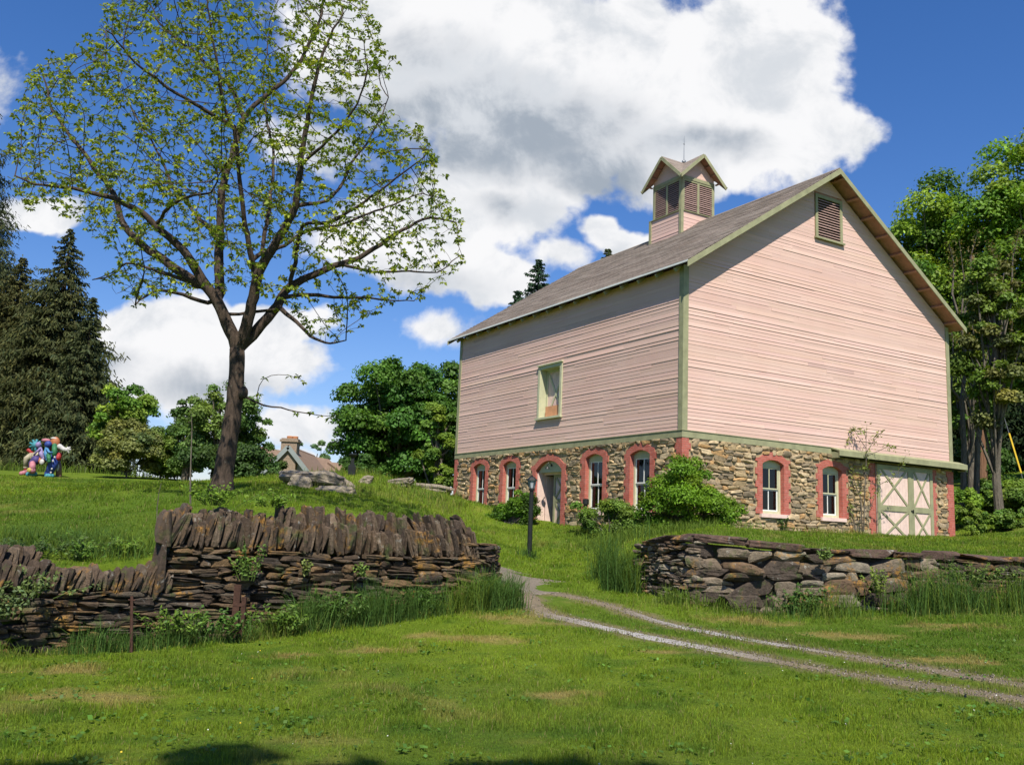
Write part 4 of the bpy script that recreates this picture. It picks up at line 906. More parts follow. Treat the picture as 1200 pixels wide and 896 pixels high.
def conifer(name, px, Y, y_top, halfw, base, label, group=None, seed=1, droop=.5, gap=.3, y0=.02, dens=1.0, g=None, tw=.05, nbr=11):
    rng = np.random.default_rng(seed); top = pix(px, y_top, Y); g = float(height(top[0], top[1])) if g is None else g; H = top[2]-g; R = halfw*Y/F
    t = empty(name, (top[0], top[1], g), 0, label, 'tree', group)
    tr = MB(); tr.tube([(top[0], top[1], g-.2), (top[0]+.05, top[1], g+H*.5), (top[0], top[1], g+H*.97)], [R*.08+.06, R*.05, .02], 8); tr.build('trunk', M['bark'], t)
    Q = []; C = []; z = H*y0
    while z < H*.985:
        k = z/H; r = R*(1-k)**.82*(1 if k > .12 else .75+2*k); nb = max(4, int(2*math.pi*r/.95)); ph = rng.random()*6
        for i in range(nb):
            th = ph+2*math.pi*i/nb+rng.normal()*.2; L = r*rng.choice([.55, .8, 1.0, 1.2, 1.45], p=[.2, .25, .25, .2, .1])*rng.uniform(.85, 1.15); dr = droop*rng.uniform(.7, 1.2); m = max(5, int(L/.26*dens)); u = ((np.arange(m)+.7)/m)**.62
            cx = np.cos(th)*L*u; cy = np.sin(th)*L*u; cz = z-dr*L*u**1.4*.55+.16*L*u**3+.0*u
            base_p = np.stack([cx, cy, cz], 1)+np.array([top[0], top[1], g])
            for rep in range(8):
                jit = rng.normal(size=(m, 3))*np.array([.12, .12, .05])*(.5+u[:, None])*L*.45; p = base_p+jit; dirn = unit(np.stack([np.cos(th)*.5+rng.normal(size=m)*.6, np.sin(th)*.5+rng.normal(size=m)*.6, -.55-.6*rng.random(m)*droop*1.6], 1))
                ln = (.16+.30*rng.random(m))*(.35+.28*min(L, 3)); sd = unit(np.cross(dirn, rng.normal(size=(m, 3)))); w = tw*(.7+.6*rng.random(m))
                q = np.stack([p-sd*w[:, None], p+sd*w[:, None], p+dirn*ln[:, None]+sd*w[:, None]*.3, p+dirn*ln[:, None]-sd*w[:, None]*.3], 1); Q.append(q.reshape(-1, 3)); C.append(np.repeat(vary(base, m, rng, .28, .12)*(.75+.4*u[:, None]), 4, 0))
        z += gap*(.75+.5*rng.random())*(.45+.55*(1-k))
    mb = MB(); mb.arr(np.concatenate(Q), 4, np.concatenate(C)); mb.build('crown', M['needle'], t); return t
DG = (.042, .098, .014); MG = (.062, .125, .014); YG = (.13, .19, .022); LG = (.10, .17, .028)
# left background
SP = 'dark spruces at the left'
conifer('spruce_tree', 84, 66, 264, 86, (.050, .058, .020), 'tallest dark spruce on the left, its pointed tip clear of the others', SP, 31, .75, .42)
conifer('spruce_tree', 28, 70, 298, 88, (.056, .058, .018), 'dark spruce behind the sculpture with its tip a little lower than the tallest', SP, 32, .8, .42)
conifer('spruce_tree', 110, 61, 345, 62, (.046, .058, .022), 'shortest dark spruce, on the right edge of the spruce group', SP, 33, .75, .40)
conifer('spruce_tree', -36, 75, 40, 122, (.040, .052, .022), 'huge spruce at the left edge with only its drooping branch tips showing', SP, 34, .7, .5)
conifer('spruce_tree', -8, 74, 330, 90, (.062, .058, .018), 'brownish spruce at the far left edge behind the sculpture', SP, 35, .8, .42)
def clumpy(name, px, Y, y_top, halfw, nb, nl, ls, base, label, cat='tree', **k): o = broad_tree(name, px, Y, y_top, halfw, nb, nl, ls, base, label, **k); o['category'] = cat; return o
MT = 'small broadleaf trees on the left skyline'
broad_tree('young_tree', 155, 56, 444, 38, 34, 9000, .13, YG, 'yellow green young tree beside the dark spruces', MT, seed=41, base2=MG, low=.1, show=.26)
clumpy('shrub', 155, 50, 492, 40, 36, 8000, .11, (.10, .115, .03), 'olive brown shrub under the yellow green young tree', 'shrub', seed=42, base2=(.13, .15, .05), low=.0, trunk_r=.06)
clumpy('shrub', 193, 52, 505, 30, 30, 7000, .11, (.085, .13, .02), 'rounded green shrub between the young tree and the leaning trunk', 'shrub', seed=43, low=.0, trunk_r=.06)
broad_tree('young_tree', 262, 44, 446, 52, 44, 9500, .10, (.075, .125, .028), 'loose grey green tree standing behind the big bare trunk', MT, seed=44, base2=(.10, .16, .04), low=.05, show=.2, fill=.7)
broad_tree('young_tree', 226, 45, 462, 24, 26, 6500, .10, (.045, .085, .018), 'narrow dark green tree just left of the big trunk', MT, seed=45, low=.0, show=.3, fill=.6)
broad_tree('young_tree', 300, 46, 478, 22, 24, 4500, .10, (.05, .10, .022), 'bushy green tree just right of the big trunk', MT, seed=46, low=.0, show=.28, fill=.6)
clumpy('shrub', 270, 42, 520, 50, 30, 7500, .10, (.032, .062, .014), 'low dark shrub mass at the foot of the loose grey green tree', 'shrub', seed=47, low=.0, trunk_r=.05)
FT = 'faraway trees behind the chimney house'
broad_tree('distant_tree', 352, 110, 512, 12, 16, 2200, .24, (.075, .12, .05), 'faraway pale green tree right behind the chimney', FT, seed=51, low=.1, fill=.6)
broad_tree('distant_tree', 375, 115, 514, 14, 18, 2600, .24, (.085, .14, .055), 'faraway rounded pale green tree right of the chimney', FT, seed=52, low=.1, fill=.6)
# behind the barn
broad_tree('maple_tree', 474, 62, 421, 82, 90, 36000, .17, DG, 'big round dark green tree at the far end of the barn', seed=61, base2=(.05, .105, .016), low=.03, show=.2, trunk_r=.35)
broad_tree('maple_tree', 548, 66, 418, 50, 50, 12000, .17, (.04, .09, .014), 'dark green tree half hidden behind the far corner of the barn', seed=62, low=.03, show=.24)
broad_tree('young_tree', 516, 52, 462, 26, 34, 8000, .13, (.095, .15, .020), 'light green young tree against the far corner of the barn', seed=63, base2=(.07, .13, .02), low=.0, show=.26)
clumpy('shrub', 420, 55, 532, 26, 22, 4500, .13, (.04, .085, .015), 'dark shrub at the left foot of the big round tree', 'shrub', seed=64, low=.0, trunk_r=.06)
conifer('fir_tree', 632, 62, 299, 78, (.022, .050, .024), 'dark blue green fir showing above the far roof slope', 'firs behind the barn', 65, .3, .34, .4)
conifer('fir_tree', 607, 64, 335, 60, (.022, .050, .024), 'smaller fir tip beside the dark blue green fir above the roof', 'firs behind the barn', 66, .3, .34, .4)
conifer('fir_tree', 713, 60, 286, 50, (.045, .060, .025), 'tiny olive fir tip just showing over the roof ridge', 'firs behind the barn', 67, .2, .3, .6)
# right woods
RW_ = 'tall leafy trees at the right of the barn'
broad_tree('maple_tree', 1094, 58, 210, 72, 100, 38000, .17, MG, 'tall bright green tree behind the right slope of the barn roof', RW_, seed=71, base2=(.12, .185, .018), low=.05, show=.3, trunk_r=.3)
broad_tree('maple_tree', 1198, 54, 148, 76, 90, 34000, .17, (.095, .165, .014), 'tallest green tree, rising at the right edge of the woods', RW_, seed=72, base2=(.13, .19, .02), low=.1, show=.3, trunk_r=.3)
broad_tree('maple_tree', 1158, 42, 290, 46, 60, 16000, .12, (.08, .125, .016), 'middle tree of the woods with its leaves round the pole', RW_, seed=73, base2=(.09, .10, .03), low=.3, show=.24, fill=.9)
broad_tree('maple_tree', 1265, 46, 190, 60, 60, 12000, .15, (.06, .12, .014), 'leafy tree cut off by the right edge of the picture', RW_, seed=74, low=.1, show=.22)
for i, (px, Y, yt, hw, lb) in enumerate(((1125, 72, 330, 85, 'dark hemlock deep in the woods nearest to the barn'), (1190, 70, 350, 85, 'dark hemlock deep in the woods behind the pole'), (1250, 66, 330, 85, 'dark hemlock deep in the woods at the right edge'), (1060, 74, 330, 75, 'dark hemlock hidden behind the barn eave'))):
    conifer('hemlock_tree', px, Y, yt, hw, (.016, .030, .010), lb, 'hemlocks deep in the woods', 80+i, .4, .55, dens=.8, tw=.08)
clumpy('shrub', 1128, 42, 572, 22, 26, 7000, .09, (.10, .165, .018), 'bright green shrub against the right hand corner of the barn', 'shrub', seed=91, low=.0, trunk_r=.04)
clumpy('shrub', 1168, 44, 578, 30, 26, 7000, .09, (.085, .14, .02), 'spreading light green shrub at the foot of the pole', 'shrub', seed=92, low=.0, trunk_r=.04, base2=(.13, .17, .03))
clumpy('shrub', 1215, 42, 570, 34, 26, 7000, .09, (.075, .12, .018), 'green shrub at the right edge below the woods', 'shrub', seed=93, low=.0, trunk_r=.04)
clumpy('shrub', 1150, 50, 505, 40, 30, 6000, .12, (.035, .075, .012), 'dark green shrub behind the pole', 'shrub', seed=94, low=.0, trunk_r=.04)
# bushes at the barn
def bush(name, px, py, Y, blobs, nl, ls, base, label, cat='bush', base2=None, seed=5, fill=.5):
    rng = np.random.default_rng(seed); p = pix(px, py, Y); g = float(height(p[0], p[1])); t = empty(name, (p[0], p[1], g), 0, label, cat); B = []
    for (x, y, dy, r) in blobs:
        q = pix(x, y, Y+dy)
        for k in range(6): B.append((*(q+rng.normal(size=3)*r*.5), r*(.45+.35*rng.random())))
    mb = MB(); q, c = blob_crown(B, nl, ls, base, rng, fill, .45, base2); mb.arr(q, 4, c); mb.build('leaves', M['leaf'], t)
    st = MB()
    for b in B: st.tube([(p[0]+rng.normal()*.15, p[1]+rng.normal()*.1, g-.1), ((p[0]+b[0])/2, (p[1]+b[1])/2, (g+b[2])/2+.1), b[:3]], [.02, .014, .005], 4)
    st.build('stems', M['bark2'], t); return t
bush('bush', 812, 628, 28.2, [(800, 560, 0, .55), (822, 566, .3, .55), (808, 556, .1, .4), (846, 592, .2, .5), (775, 590, 0, .5), (785, 592, 0, .6), (815, 600, -.2, .7), (838, 604, .2, .55), (770, 610, .2, .5), (800, 618, -.5, .55), (840, 620, -.3, .45), (828, 586, 0, .5), (790, 575, .2, .4)], 34000, .05, (.13, .23, .014), 'big bright green bush at the near corner of the barn', seed=101, base2=(.09, .18, .012))
bush('bush', 715, 624, 29.5, [(690, 608, 1.2, .4), (712, 603, .6, .45), (735, 604, .2, .45), (752, 612, 0, .45), (728, 618, -.5, .4), (700, 620, .4, .3), (750, 622, -.7, .4)], 13000, .05, (.10, .18, .024), 'low spreading bush under the two near windows of the long wall', seed=102, base2=(.10, .17, .03))
bush('bush', 600, 612, 36, [(612, 592, .3, .5), (622, 598, 0, .4), (600, 600, .2, .45), (590, 606, .3, .4), (575, 606, .5, .3), (618, 606, -.1, .45), (608, 584, .3, .3)], 15000, .05, (.10, .20, .014), 'dense green bush left of the arched doorway', seed=103, base2=(.05, .11, .01))

# ------------------------------------------------------------------ the big open grown tree behind the wall
def hero_tree():
    rng = np.random.default_rng(77); Y0 = 22.0; base = pix(260, 574, Y0); g = float(height(base[0], base[1]))
    LIMBS = [  # (photo points, depth at start, depth at end, radius at start, radius at end)
        ([(259, 582), (260, 570), (264, 540), (271, 500), (276, 460), (278, 430), (278, 408)], 0, 0, .24, .18),
        ([(278, 408), (266, 378), (256, 350), (236, 315), (211, 281), (187, 260), (173, 244), (141, 230), (94, 220), (47, 216), (20, 205)], 0, -1.6, .17, .02),
        ([(248, 342), (220, 323), (187, 300), (150, 268), (141, 234), (112, 187), (85, 155), (70, 131), (62, 92)], 0, 1.8, .13, .02),
        ([(258, 352), (256, 320), (258, 281), (260, 211), (272, 173), (281, 145), (290, 126), (328, 94), (356, 66), (375, 28), (385, -15)], 0, 1.0, .13, .025),
        ([(272, 145), (244, 131), (197, 103), (155, 70), (130, 40)], .4, -2.2, .06, .015), ([(284, 130), (276, 108), (262, 89), (225, 52), (187, 23), (170, -12)], .5, 2.2, .06, .015),
        ([(279, 408), (290, 384), (300, 342), (307, 309), (328, 276), (347, 244), (354, 187), (361, 141), (365, 103), (380, 50), (400, 10)], 0, -2.0, .16, .02),
        ([(300, 335), (300, 309), (288, 253), (281, 206), (277, 168), (262, 120), (250, 60), (248, 5)], 0, -2.6, .08, .015),
        ([(281, 406), (295, 392), (309, 380), (328, 361), (337, 337), (365, 323), (398, 309), (436, 295), (469, 272), (506, 253), (535, 258)], 0, .8, .15, .02),
        ([(328, 363), (345, 372), (361, 389), (375, 396), (389, 398), (408, 394)], .1, -1.5, .06, .015), ([(334, 347), (360, 344), (398, 349), (430, 350), (450, 356), (487, 356)], .1, 1.4, .06, .012),
        ([(267, 371), (295, 365), (323, 363)], 0, .1, .045, .035), ([(253, 357), (234, 356), (206, 347), (190, 347), (178, 349), (159, 363)], 0, -2.2, .06, .015),
        ([(240, 338), (220, 331), (201, 323), (173, 319), (145, 309), (134, 330), (112, 333)], 0, 1.2, .06, .012),
        ([(350, 240), (372, 240), (389, 234), (408, 201), (425, 175), (440, 155), (455, 118)], -.9, 1.5, .05, .012), ([(337, 337), (345, 300), (352, 262), (385, 262), (420, 240), (470, 205), (500, 178)], .3, -2.4, .06, .012),
        ([(187, 262), (200, 240), (222, 226), (245, 224), (252, 200)], -.6, -3.2, .05, .012), ([(258, 281), (238, 262), (205, 218), (190, 180), (170, 140), (150, 100)], 0, 3.2, .05, .012),
        ([(307, 305), (322, 230), (330, 180), (318, 140), (310, 90), (320, 40)], -.2, 3.4, .05, .012), ([(309, 300), (365, 270), (400, 268), (440, 250), (490, 230), (525, 240)], -.2, 3.0, .05, .012),
        ([(354, 190), (392, 160), (420, 120), (432, 80), (425, 40)], -1.4, -3, .045, .012), ([(398, 309), (430, 318), (470, 320), (510, 322), (540, 300)], .4, 2.5, .045, .012),
        ([(277, 460), (284, 460), (300, 474), (320, 478), (345, 485), (375, 490), (394, 490)], 0, -.8, .035, .006), ([(300, 473), (303, 462), (302, 448), (315, 440), (335, 436), (360, 446)], -.2, -.5, .015, .005)]
    N = []; PAR = []; RAD = []; TR = []
    def near(p): return int(np.argmin(np.linalg.norm(np.array(N)-p, axis=1)))
    for li, (pts, d0, d1, r0, r1) in enumerate(LIMBS):
        n = len(pts); P = np.array([pix(x, y, Y0+d0+(d1-d0)*(i/(n-1))**1.1) for i, (x, y) in enumerate(pts)])
        L = np.concatenate([[0], np.cumsum(np.linalg.norm(np.diff(P, axis=0), axis=1))]); m = max(3, int(L[-1]/.2)); t = np.linspace(0, L[-1], m)
        Q = np.stack([np.interp(t, L, P[:, k]) for k in range(3)], 1); ker = np.array([.2, .6, .2])
        for _ in range(2): Q[1:-1] = Q[:-2]*.25+Q[1:-1]*.5+Q[2:]*.25
        if li: Q[1:] += np.cumsum(rng.normal(size=(m-1, 3))*.018, axis=0)
        par = -1 if li == 0 else near(Q[0])
        if li: Q = np.vstack([np.array(N[par])*.999+Q[0]*.001, Q[1:]])
        for i in range(0 if li == 0 else 1, m):
            N.append(Q[i]); PAR.append(par); RAD.append(r0+(r1-r0)*(t[i]/L[-1])**.85); TR.append(li); par = len(N)-1
    low_i = {len(LIMBS)-1, len(LIMBS)-2}
    out = np.array([(5, 210), (8, 130), (40, 70), (85, 55), (110, 20), (150, -30), (230, -60), (340, -60), (425, -25), (452, 50), (466, 80), (445, 120), (475, 150), (500, 140), (515, 180), (545, 262), (549, 310), (520, 342), (505, 352), (462, 362), (420, 396), (372, 395), (345, 365), (300, 340), (250, 350), (205, 352), (160, 362), (112, 335), (128, 295), (90, 258), (30, 245)], float)
    def inside(x, y):
        c = False; j = len(out)-1
        for i in range(len(out)):
            xi, yi = out[i]; xj, yj = out[j]
            if (yi > y) != (yj > y) and x < (xj-xi)*(y-yi)/(yj-yi)+xi: c = not c
            j = i
        return c
    A = []
    while len(A) < 3900:
        x, y = rng.uniform(0, 552), rng.uniform(-62, 400)
        if not inside(x, y): continue
        e = ((x-275)/285)**2+((y-180)/250)**2; dm = 5.0*math.sqrt(max(.03, 1-e)); d = rng.uniform(-1, 1)*dm
        if y > 290 and rng.random() < .45: continue
        A.append(pix(x, y, Y0+d))
    A = np.array(A); alive = np.ones(len(A), bool); NP = np.array(N); D = np.linalg.norm(A[:, None]-NP[None], axis=2); D[:, [i for i, t_ in enumerate(TR) if t_ == 0 or t_ in low_i]] = 9e9
    ni = D.argmin(1); nd = D.min(1); step = .2; n0 = len(N)
    for it in range(90):
        act = alive & (nd < 2.6)
        if not act.any(): break
        grow = {}
        for a in np.nonzero(act)[0]: grow.setdefault(int(ni[a]), []).append(a)
        new = []
        for i, L in grow.items():
            v = unit(A[L]-N[i]).sum(0)+rng.normal(size=3)*.25; v = v/np.linalg.norm(v)+np.array([0, 0, .06])
            p = np.array(N[i])+unit(v)*step; N.append(p); PAR.append(i); RAD.append(0); TR.append(99); new.append(len(N)-1)
        NN = np.array([N[i] for i in new]); d2 = np.linalg.norm(A[:, None]-NN[None], axis=2); j = d2.argmin(1); m = d2.min(1); b = m < nd; ni[b] = np.array(new)[j[b]]; nd[b] = m[b]; alive &= nd > .24
        if len(N) > 24000: break
    N = np.array(N); PAR = np.array(PAR); n = len(N); area = np.zeros(n); kids = np.zeros(n, int); R = np.array(RAD)
    for i in range(n-1, -1, -1):
        if kids[i] == 0: area[i] = .0052**2.2
        pr = area[i]**(1/2.2); R[i] = max(R[i], pr if TR[i] == 99 else min(pr, R[i]*1.1)); 
        if PAR[i] >= 0: area[PAR[i]] += area[i]; kids[PAR[i]] += 1
    t = empty('shade_tree', (base[0], base[1], g), 0, 'tall leaning tree with a dark bare trunk and thin young leaves behind the wall', 'tree')
    mb = MB(); first = {}
    for i in range(n):
        if PAR[i] >= 0: first.setdefault(PAR[i], []).append(i)
    # trunk: one loft with root flare
    ch = [i for i in range(n) if TR[i] == 0]; P = N[ch].copy(); rr = R[ch].copy(); zz = P[:, 2]-g; rr *= 1+.22*np.exp(-np.clip(zz, 0, 9)/.25)
    for i in range(len(rr)): rr[i] *= 1+.04*math.sin(i*1.7)
    P[0, 2] -= .4; mb.tube(P, rr, 14, cap=True, wob=.07); mb.ball(N[ch[-1]]+np.array([0, 0, -.05]), .185)
    kn = pix(285, 460, Y0-.12); mb.ball(kn, (.12, .12, .16))
    seen = np.zeros(n, bool)
    for i in range(n):                      # chains that follow the thickest child
        if PAR[i] < 0 or TR[i] == 0 or seen[i]: continue
        c = [PAR[i], i]; seen[i] = True
        while True:
            k = [q for q in first.get(c[-1], []) if not seen[q]]
            if not k: break
            q = max(k, key=lambda a: R[a]); same = [a for a in k if TR[a] == TR[c[-1]] and TR[a] != 99]; q = same[0] if same else q; seen[q] = True; c.append(q)
        r = R[c].copy(); r[0] = min(r[0], r[1]*1.15)
        sd = 9 if r[1] > .05 else (6 if r[1] > .02 else 3)
        if len(c) > 1: mb.tube(N[c], r, sd, cap=False, wob=.12 if sd > 5 else 0)
    mb.build('trunk', M['bark'], t, smooth=True)
    # leaf bunches on the twigs
    tips = [i for i in range(n) if (kids[i] == 0) or (R[i] < .011 and TR[i] == 99 and rng.random() < .62) or (TR[i] in low_i and R[i] < .016 and rng.random() < .6)]
    Q = []; C = []
    for i in tips:
        k = int(rng.integers(6, 11)); c = N[i]+rng.normal(size=3)*.03; th = rng.random()*6.3+np.arange(k)*2*math.pi/k
        d = unit(np.stack([np.cos(th), np.sin(th), rng.uniform(-.75, .5, k)], 1)+rng.normal(size=(k, 3))*.25); L = rng.uniform(.065, .135, k)[:, None]; sd = unit(np.cross(d, np.array([0, 0, 1.])+rng.normal(size=(k, 3))*.5)); w = L*.31
        q = np.stack([c+d*L*.05, c+d*L*.55+sd*w+[0, 0, .01], c+d*L-np.array([0, 0, 1])*L*.2, c+d*L*.55-sd*w+[0, 0, .01]], 1); Q.append(q.reshape(-1, 3))
        b = (.25, .30, .038) if rng.random() < .6 else (.16, .22, .032)
        C.append(np.repeat(vary(b, k, rng, .16, .10)*math.exp(rng.normal()*.12), 4, 0))
    lf = MB(); lf.arr(np.concatenate(Q), 4, np.concatenate(C)); lf.build('leaves', M['leaf'], t); print('hero', n, len(tips))
hero_tree()
# ------------------------------------------------------------------ grass
def blades(P, h, w, col, rng, lean=.5, name='lawn_grass'):
    n = len(P); th = rng.random(n)*6.283; a = np.stack([np.cos(th), np.sin(th), np.zeros(n)], 1); th2 = rng.random(n)*6.283; ln = (np.abs(rng.normal(size=n))*lean)[:, None]; dv = np.stack([np.cos(th2), np.sin(th2), np.zeros(n)], 1)*ln
    w = np.broadcast_to(w, (n,))[:, None]; h = np.broadcast_to(h, (n,))[:, None]; up = np.array([0, 0, 1.])
    m = P+up*h*.55+dv*h*.25; tp = P+up*h*(1-.25*np.minimum(ln, 1.5))+dv*h; mb = MB()
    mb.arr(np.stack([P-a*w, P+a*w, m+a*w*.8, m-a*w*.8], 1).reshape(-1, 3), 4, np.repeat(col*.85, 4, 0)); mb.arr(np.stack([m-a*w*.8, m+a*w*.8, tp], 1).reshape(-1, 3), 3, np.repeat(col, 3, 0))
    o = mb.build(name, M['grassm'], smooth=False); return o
def in_barn(x, y, pad=0):
    dx, dy = x-C0[0], y-C0[1]; u = dx*math.cos(BA)+dy*math.sin(BA); v = -dx*math.sin(BA)+dy*math.cos(BA); return (u > -pad) & (u < BW+pad) & (v > -pad) & (v < BL+pad)
def lawn():
    rng = np.random.default_rng(9); n = 620000; u = rng.random(n); Y = 5.2*(46/5.2)**u; X = rng.uniform(-1, 1, n)*(Y*.60+1.6)+.0
    yb = np.interp(X, BX, BY); keep = ~((Y > yb-.02) & (Y < yb+.5) & ((X < -.25) | (X > 2.6))) & ~in_barn(X, Y)
    dn = np.minimum(dist_poly(X, Y, RN), dist_poly(X, Y, RF)); dd = dist_poly(X, Y, DR)
    keep &= (dn > .0+.26*rng.random(n)*(.4+1.2*fbm(X*1.1, Y*1.1, 3, 88))) & ((dd > 1.0+.2*rng.random(n)) | (rng.random(n) < .02)); keep &= (dn > .5) | (rng.random(n) < .55)
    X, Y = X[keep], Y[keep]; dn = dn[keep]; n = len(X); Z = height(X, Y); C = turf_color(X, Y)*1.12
    k = np.clip(1-(dn-.2)/.3, 0, .5)[:, None]; C = C*(1-k)+np.array([.22, .20, .07])*k
    C = C*np.exp(rng.normal(size=(n, 1))*.2)*(1+rng.normal(size=(n, 1))*.09*np.array([[1, .2, -.6]])); st = rng.random(n) < .035; C[st] = np.array([.30, .25, .11])*rng.uniform(.6, 1.2, (st.sum(), 1))
    tuft = np.clip((fbm(X*2.3, Y*2.3, 3, 61)-.5)*3+.9, .45, 1.9); h = rng.uniform(.028, .062, n)*tuft*np.clip(Y/14, 1, 1.9); w = .0020*np.clip(Y/6.5, 1, 6)
    front = Y < np.interp(X, BX, BY)
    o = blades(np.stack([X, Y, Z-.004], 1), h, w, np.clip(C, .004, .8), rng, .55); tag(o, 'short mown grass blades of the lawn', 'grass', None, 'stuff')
lawn()
def tall_grass():
    rng = np.random.default_rng(10); P = []; H = []; C = []; Wd = []
    def clump(px, py, Y, n, r, h, col, ry=None, back=0):
        c = pix(px, py, Y); x = c[0]+rng.normal(size=n)*r; y = c[1]+rng.normal(size=n)*(ry or r*.5); yb = np.interp(x, BX, BY)
        if not back: y = np.where(((x < -.35) | (x > 2.75)) & (y > yb-.13), yb-.13-rng.random(n)*.25, y)
        pm = float(np.clip((fbm(c[0]*1.5+5, c[1]*1.5, 3, 91)-.5)*3.2+.75, .12, 1.5)); mk = rng.random(n) < (pm if not back else 1)
        x, y = x[mk], y[mk]; n = len(x)
        P.append(np.stack([x, y, height(x, y)-.01], 1)); H.append(h*1.4*(pm**.5 if not back else 1)*rng.uniform(.2, 1.15, n)); C.append(vary(col, n, rng, .25, .08)); Wd.append(np.full(n, .0042*max(1, Y/13)))
    dk = (.070, .135, .028); md = (.11, .17, .024); lt = (.19, .21, .05)
    # along the foot of the left walls: (x from, x to, y, blades per px, height, colour)
    for x0, x1, per, h, col in ((-60, 60, 60, .30, md), (0, 70, 45, .24, lt), (60, 210, 60, .36, dk), (210, 300, 60, .36, dk), (300, 350, 45, .26, md), (350, 420, 70, .40, dk), (415, 520, 100, .54, dk), (515, 575, 60, .40, md), (566, 606, 120, .52, dk), (-60, 600, 22, .16, lt)):
        for x in range(x0, x1, 6):
            st = np.interp(x, [-60, 0, 100, 190, 320, 450, 586, 610], [10.6, 11.05, 11.85, 12.5, 13.4, 14.3, 15.2, 15.5]); yy = np.interp(x, [-60, 0, 100, 190, 320, 450, 586, 610], [771, 769, 764, 757, 743, 727, 709, 706])
            clump(x, yy, st-.22, int(per*1.6*(.3+1.4*fbm(np.array(x*.05), np.array(3.), 2, 3))), .10, h*rng.uniform(.6, 1.1), col, .13)
    # right wall: the clump at its end, the bank of long grass to the right
    for k in range(26): clump(rng.uniform(703, 745), rng.uniform(686, 692), rng.uniform(18.6, 19.6), 60, .12, .72, dk if k % 3 else md, .12, 1)
    for k in range(22): clump(rng.uniform(745, 865), rng.uniform(700, 716), rng.uniform(17.2, 17.6), 35, .14, .28, md)
    for x in range(865, 1330, 6):
        f = np.clip((x-930)/90, .25, 1); clump(x, 716, np.interp(x, [870, 1000, 1200, 1340], [17.0, 17.3, 18.0, 18.6])-.25, int(70*f+20), .16, (.25+.34*f)*rng.uniform(.6, 1.15), dk if rng.random() < .5 else md, .28)
    for x in range(740, 1330, 12): clump(x, 722, 17.0-.3*rng.random(), 14, .25, .14, lt, .3)
    # rough grass on the banks and at the foot of the barn
    for k in range(60): clump(rng.uniform(0, 180), rng.uniform(636, 648), rng.uniform(12.8, 13.6), 60, .16, .20, md if k % 2 else dk, .15, 1)
    for k in range(60): clump(rng.uniform(690, 880), rng.uniform(616, 634), rng.uniform(26.0, 28.5), 60, .3, .42, md, .3, 1)
    for k in range(34): clump(rng.uniform(890, 1025), 624, rng.uniform(31.8, 33.8), 22, .2, .22, lt, .12, 1)
    for k in range(8): clump(619+rng.normal()*3, 655, 25.45, 30, .12, .26, dk, .1, 1)
    for k in range(50): clump(rng.uniform(340, 540), rng.uniform(555, 572), rng.uniform(33, 40), 30, .4, .30, lt if k % 2 else md, .6, 1)
    for k in range(40): clump(rng.uniform(-20, 180), rng.uniform(556, 562), rng.uniform(52, 58), 20, .9, .5, md, 1, 1)
    P = np.concatenate(P); o = blades(P, np.concatenate(H), np.concatenate(Wd), np.concatenate(C), rng, .62, 'tall_grass'); tag(o, 'long uncut grass along the feet of the walls and banks', 'grass', None, 'stuff'); print('tall', len(P))
tall_grass()
# broad leaved weeds and vines on and under the walls
def weed(name, px, py, Y, h, n, r, size, col, label, cat='weed', seed=1, off=None):
    rng = np.random.default_rng(seed); p = pix(px, py, Y); t = empty(name, p, 0, label, cat); st = MB(); L = []; Cn = []
    for k in range(n):
        e = p+np.array([rng.normal()*r, rng.normal()*r*.4-.02, h*rng.uniform(.45, 1)]); b = p+np.array([(e[0]-p[0])*.4, (e[1]-p[1])*.4, 0]); m_ = (b+e)/2+np.array([0, 0, h*.1]); st.tube([b, m_, e], [.006, .005, .003], 4, (.09, .13, .03))
        for u in np.linspace(.25, 1, 6):
            c = b*(1-u)**2+2*m_*u*(1-u)+e*u*u; L += [c+rng.normal(size=3)*size*.7 for _ in range(3)]
    L = np.array(L); nr = unit(rng.normal(size=(len(L), 3))*.5+np.array([0, -.5, .8])); mb = MB(); mb.arr(leaf_quads(L, size*(.5+.7*rng.random(len(L))), nr, rng, .5, .2), 4, np.repeat(vary(col, len(L), rng, .22, .08), 4, 0))
    mb.build('leaves', M['leaf'], t); st.build('stems', M['leaf'], t); return t
BR = (.115, .20, .02)
weed('leafy_weed', 253, 592, 13.3, .32, 22, .26, .035, BR, 'bright leafy sprout on top of the tall wall left of the trunk', seed=1)
weed('leafy_weed', 318, 594, 13.8, .22, 14, .17, .035, BR, 'bright leafy sprout on top of the tall wall right of the trunk', seed=2)
weed('leafy_weed', 290, 680, 13.05, .55, 16, .12, .03, (.10, .18, .03), 'climbing weed with pale green leaves on the face of the tall wall', seed=3)
weed('leafy_weed', 358, 673, 13.6, .22, 6, .05, .03, (.16, .20, .05), 'small yellowish sprig in the face of the tall wall', seed=4)
weed('leafy_weed', 425, 676, 14.0, .22, 6, .06, .03, (.13, .20, .04), 'small sprig in the wall face above the long grass', seed=5)
weed('leafy_weed', 250, 742, 12.6, .34, 20, .25, .035, (.06, .13, .02), 'dark leafy weed patch at the foot of the step in the wall', seed=6)
weed('leafy_weed', 390, 725, 13.6, .42, 22, .25, .03, (.07, .14, .02), 'dark leafy weed patch in the long grass below the middle of the tall wall', seed=7)
weed('leafy_weed', 148, 650, 12.9, .24, 14, .22, .03, BR, 'leafy creeper hanging over the low wall beside the step', seed=8)
weed('leafy_weed', 40, 648, 12.5, .22, 26, .45, .03, (.05, .09, .02), 'dark creeper behind the leaning slabs of the low wall', seed=9)
weed('leafy_weed', 8, 725, 10.9, .40, 18, .2, .03, (.12, .17, .06), 'pale leafy weed at the left edge in front of the low wall', seed=10)
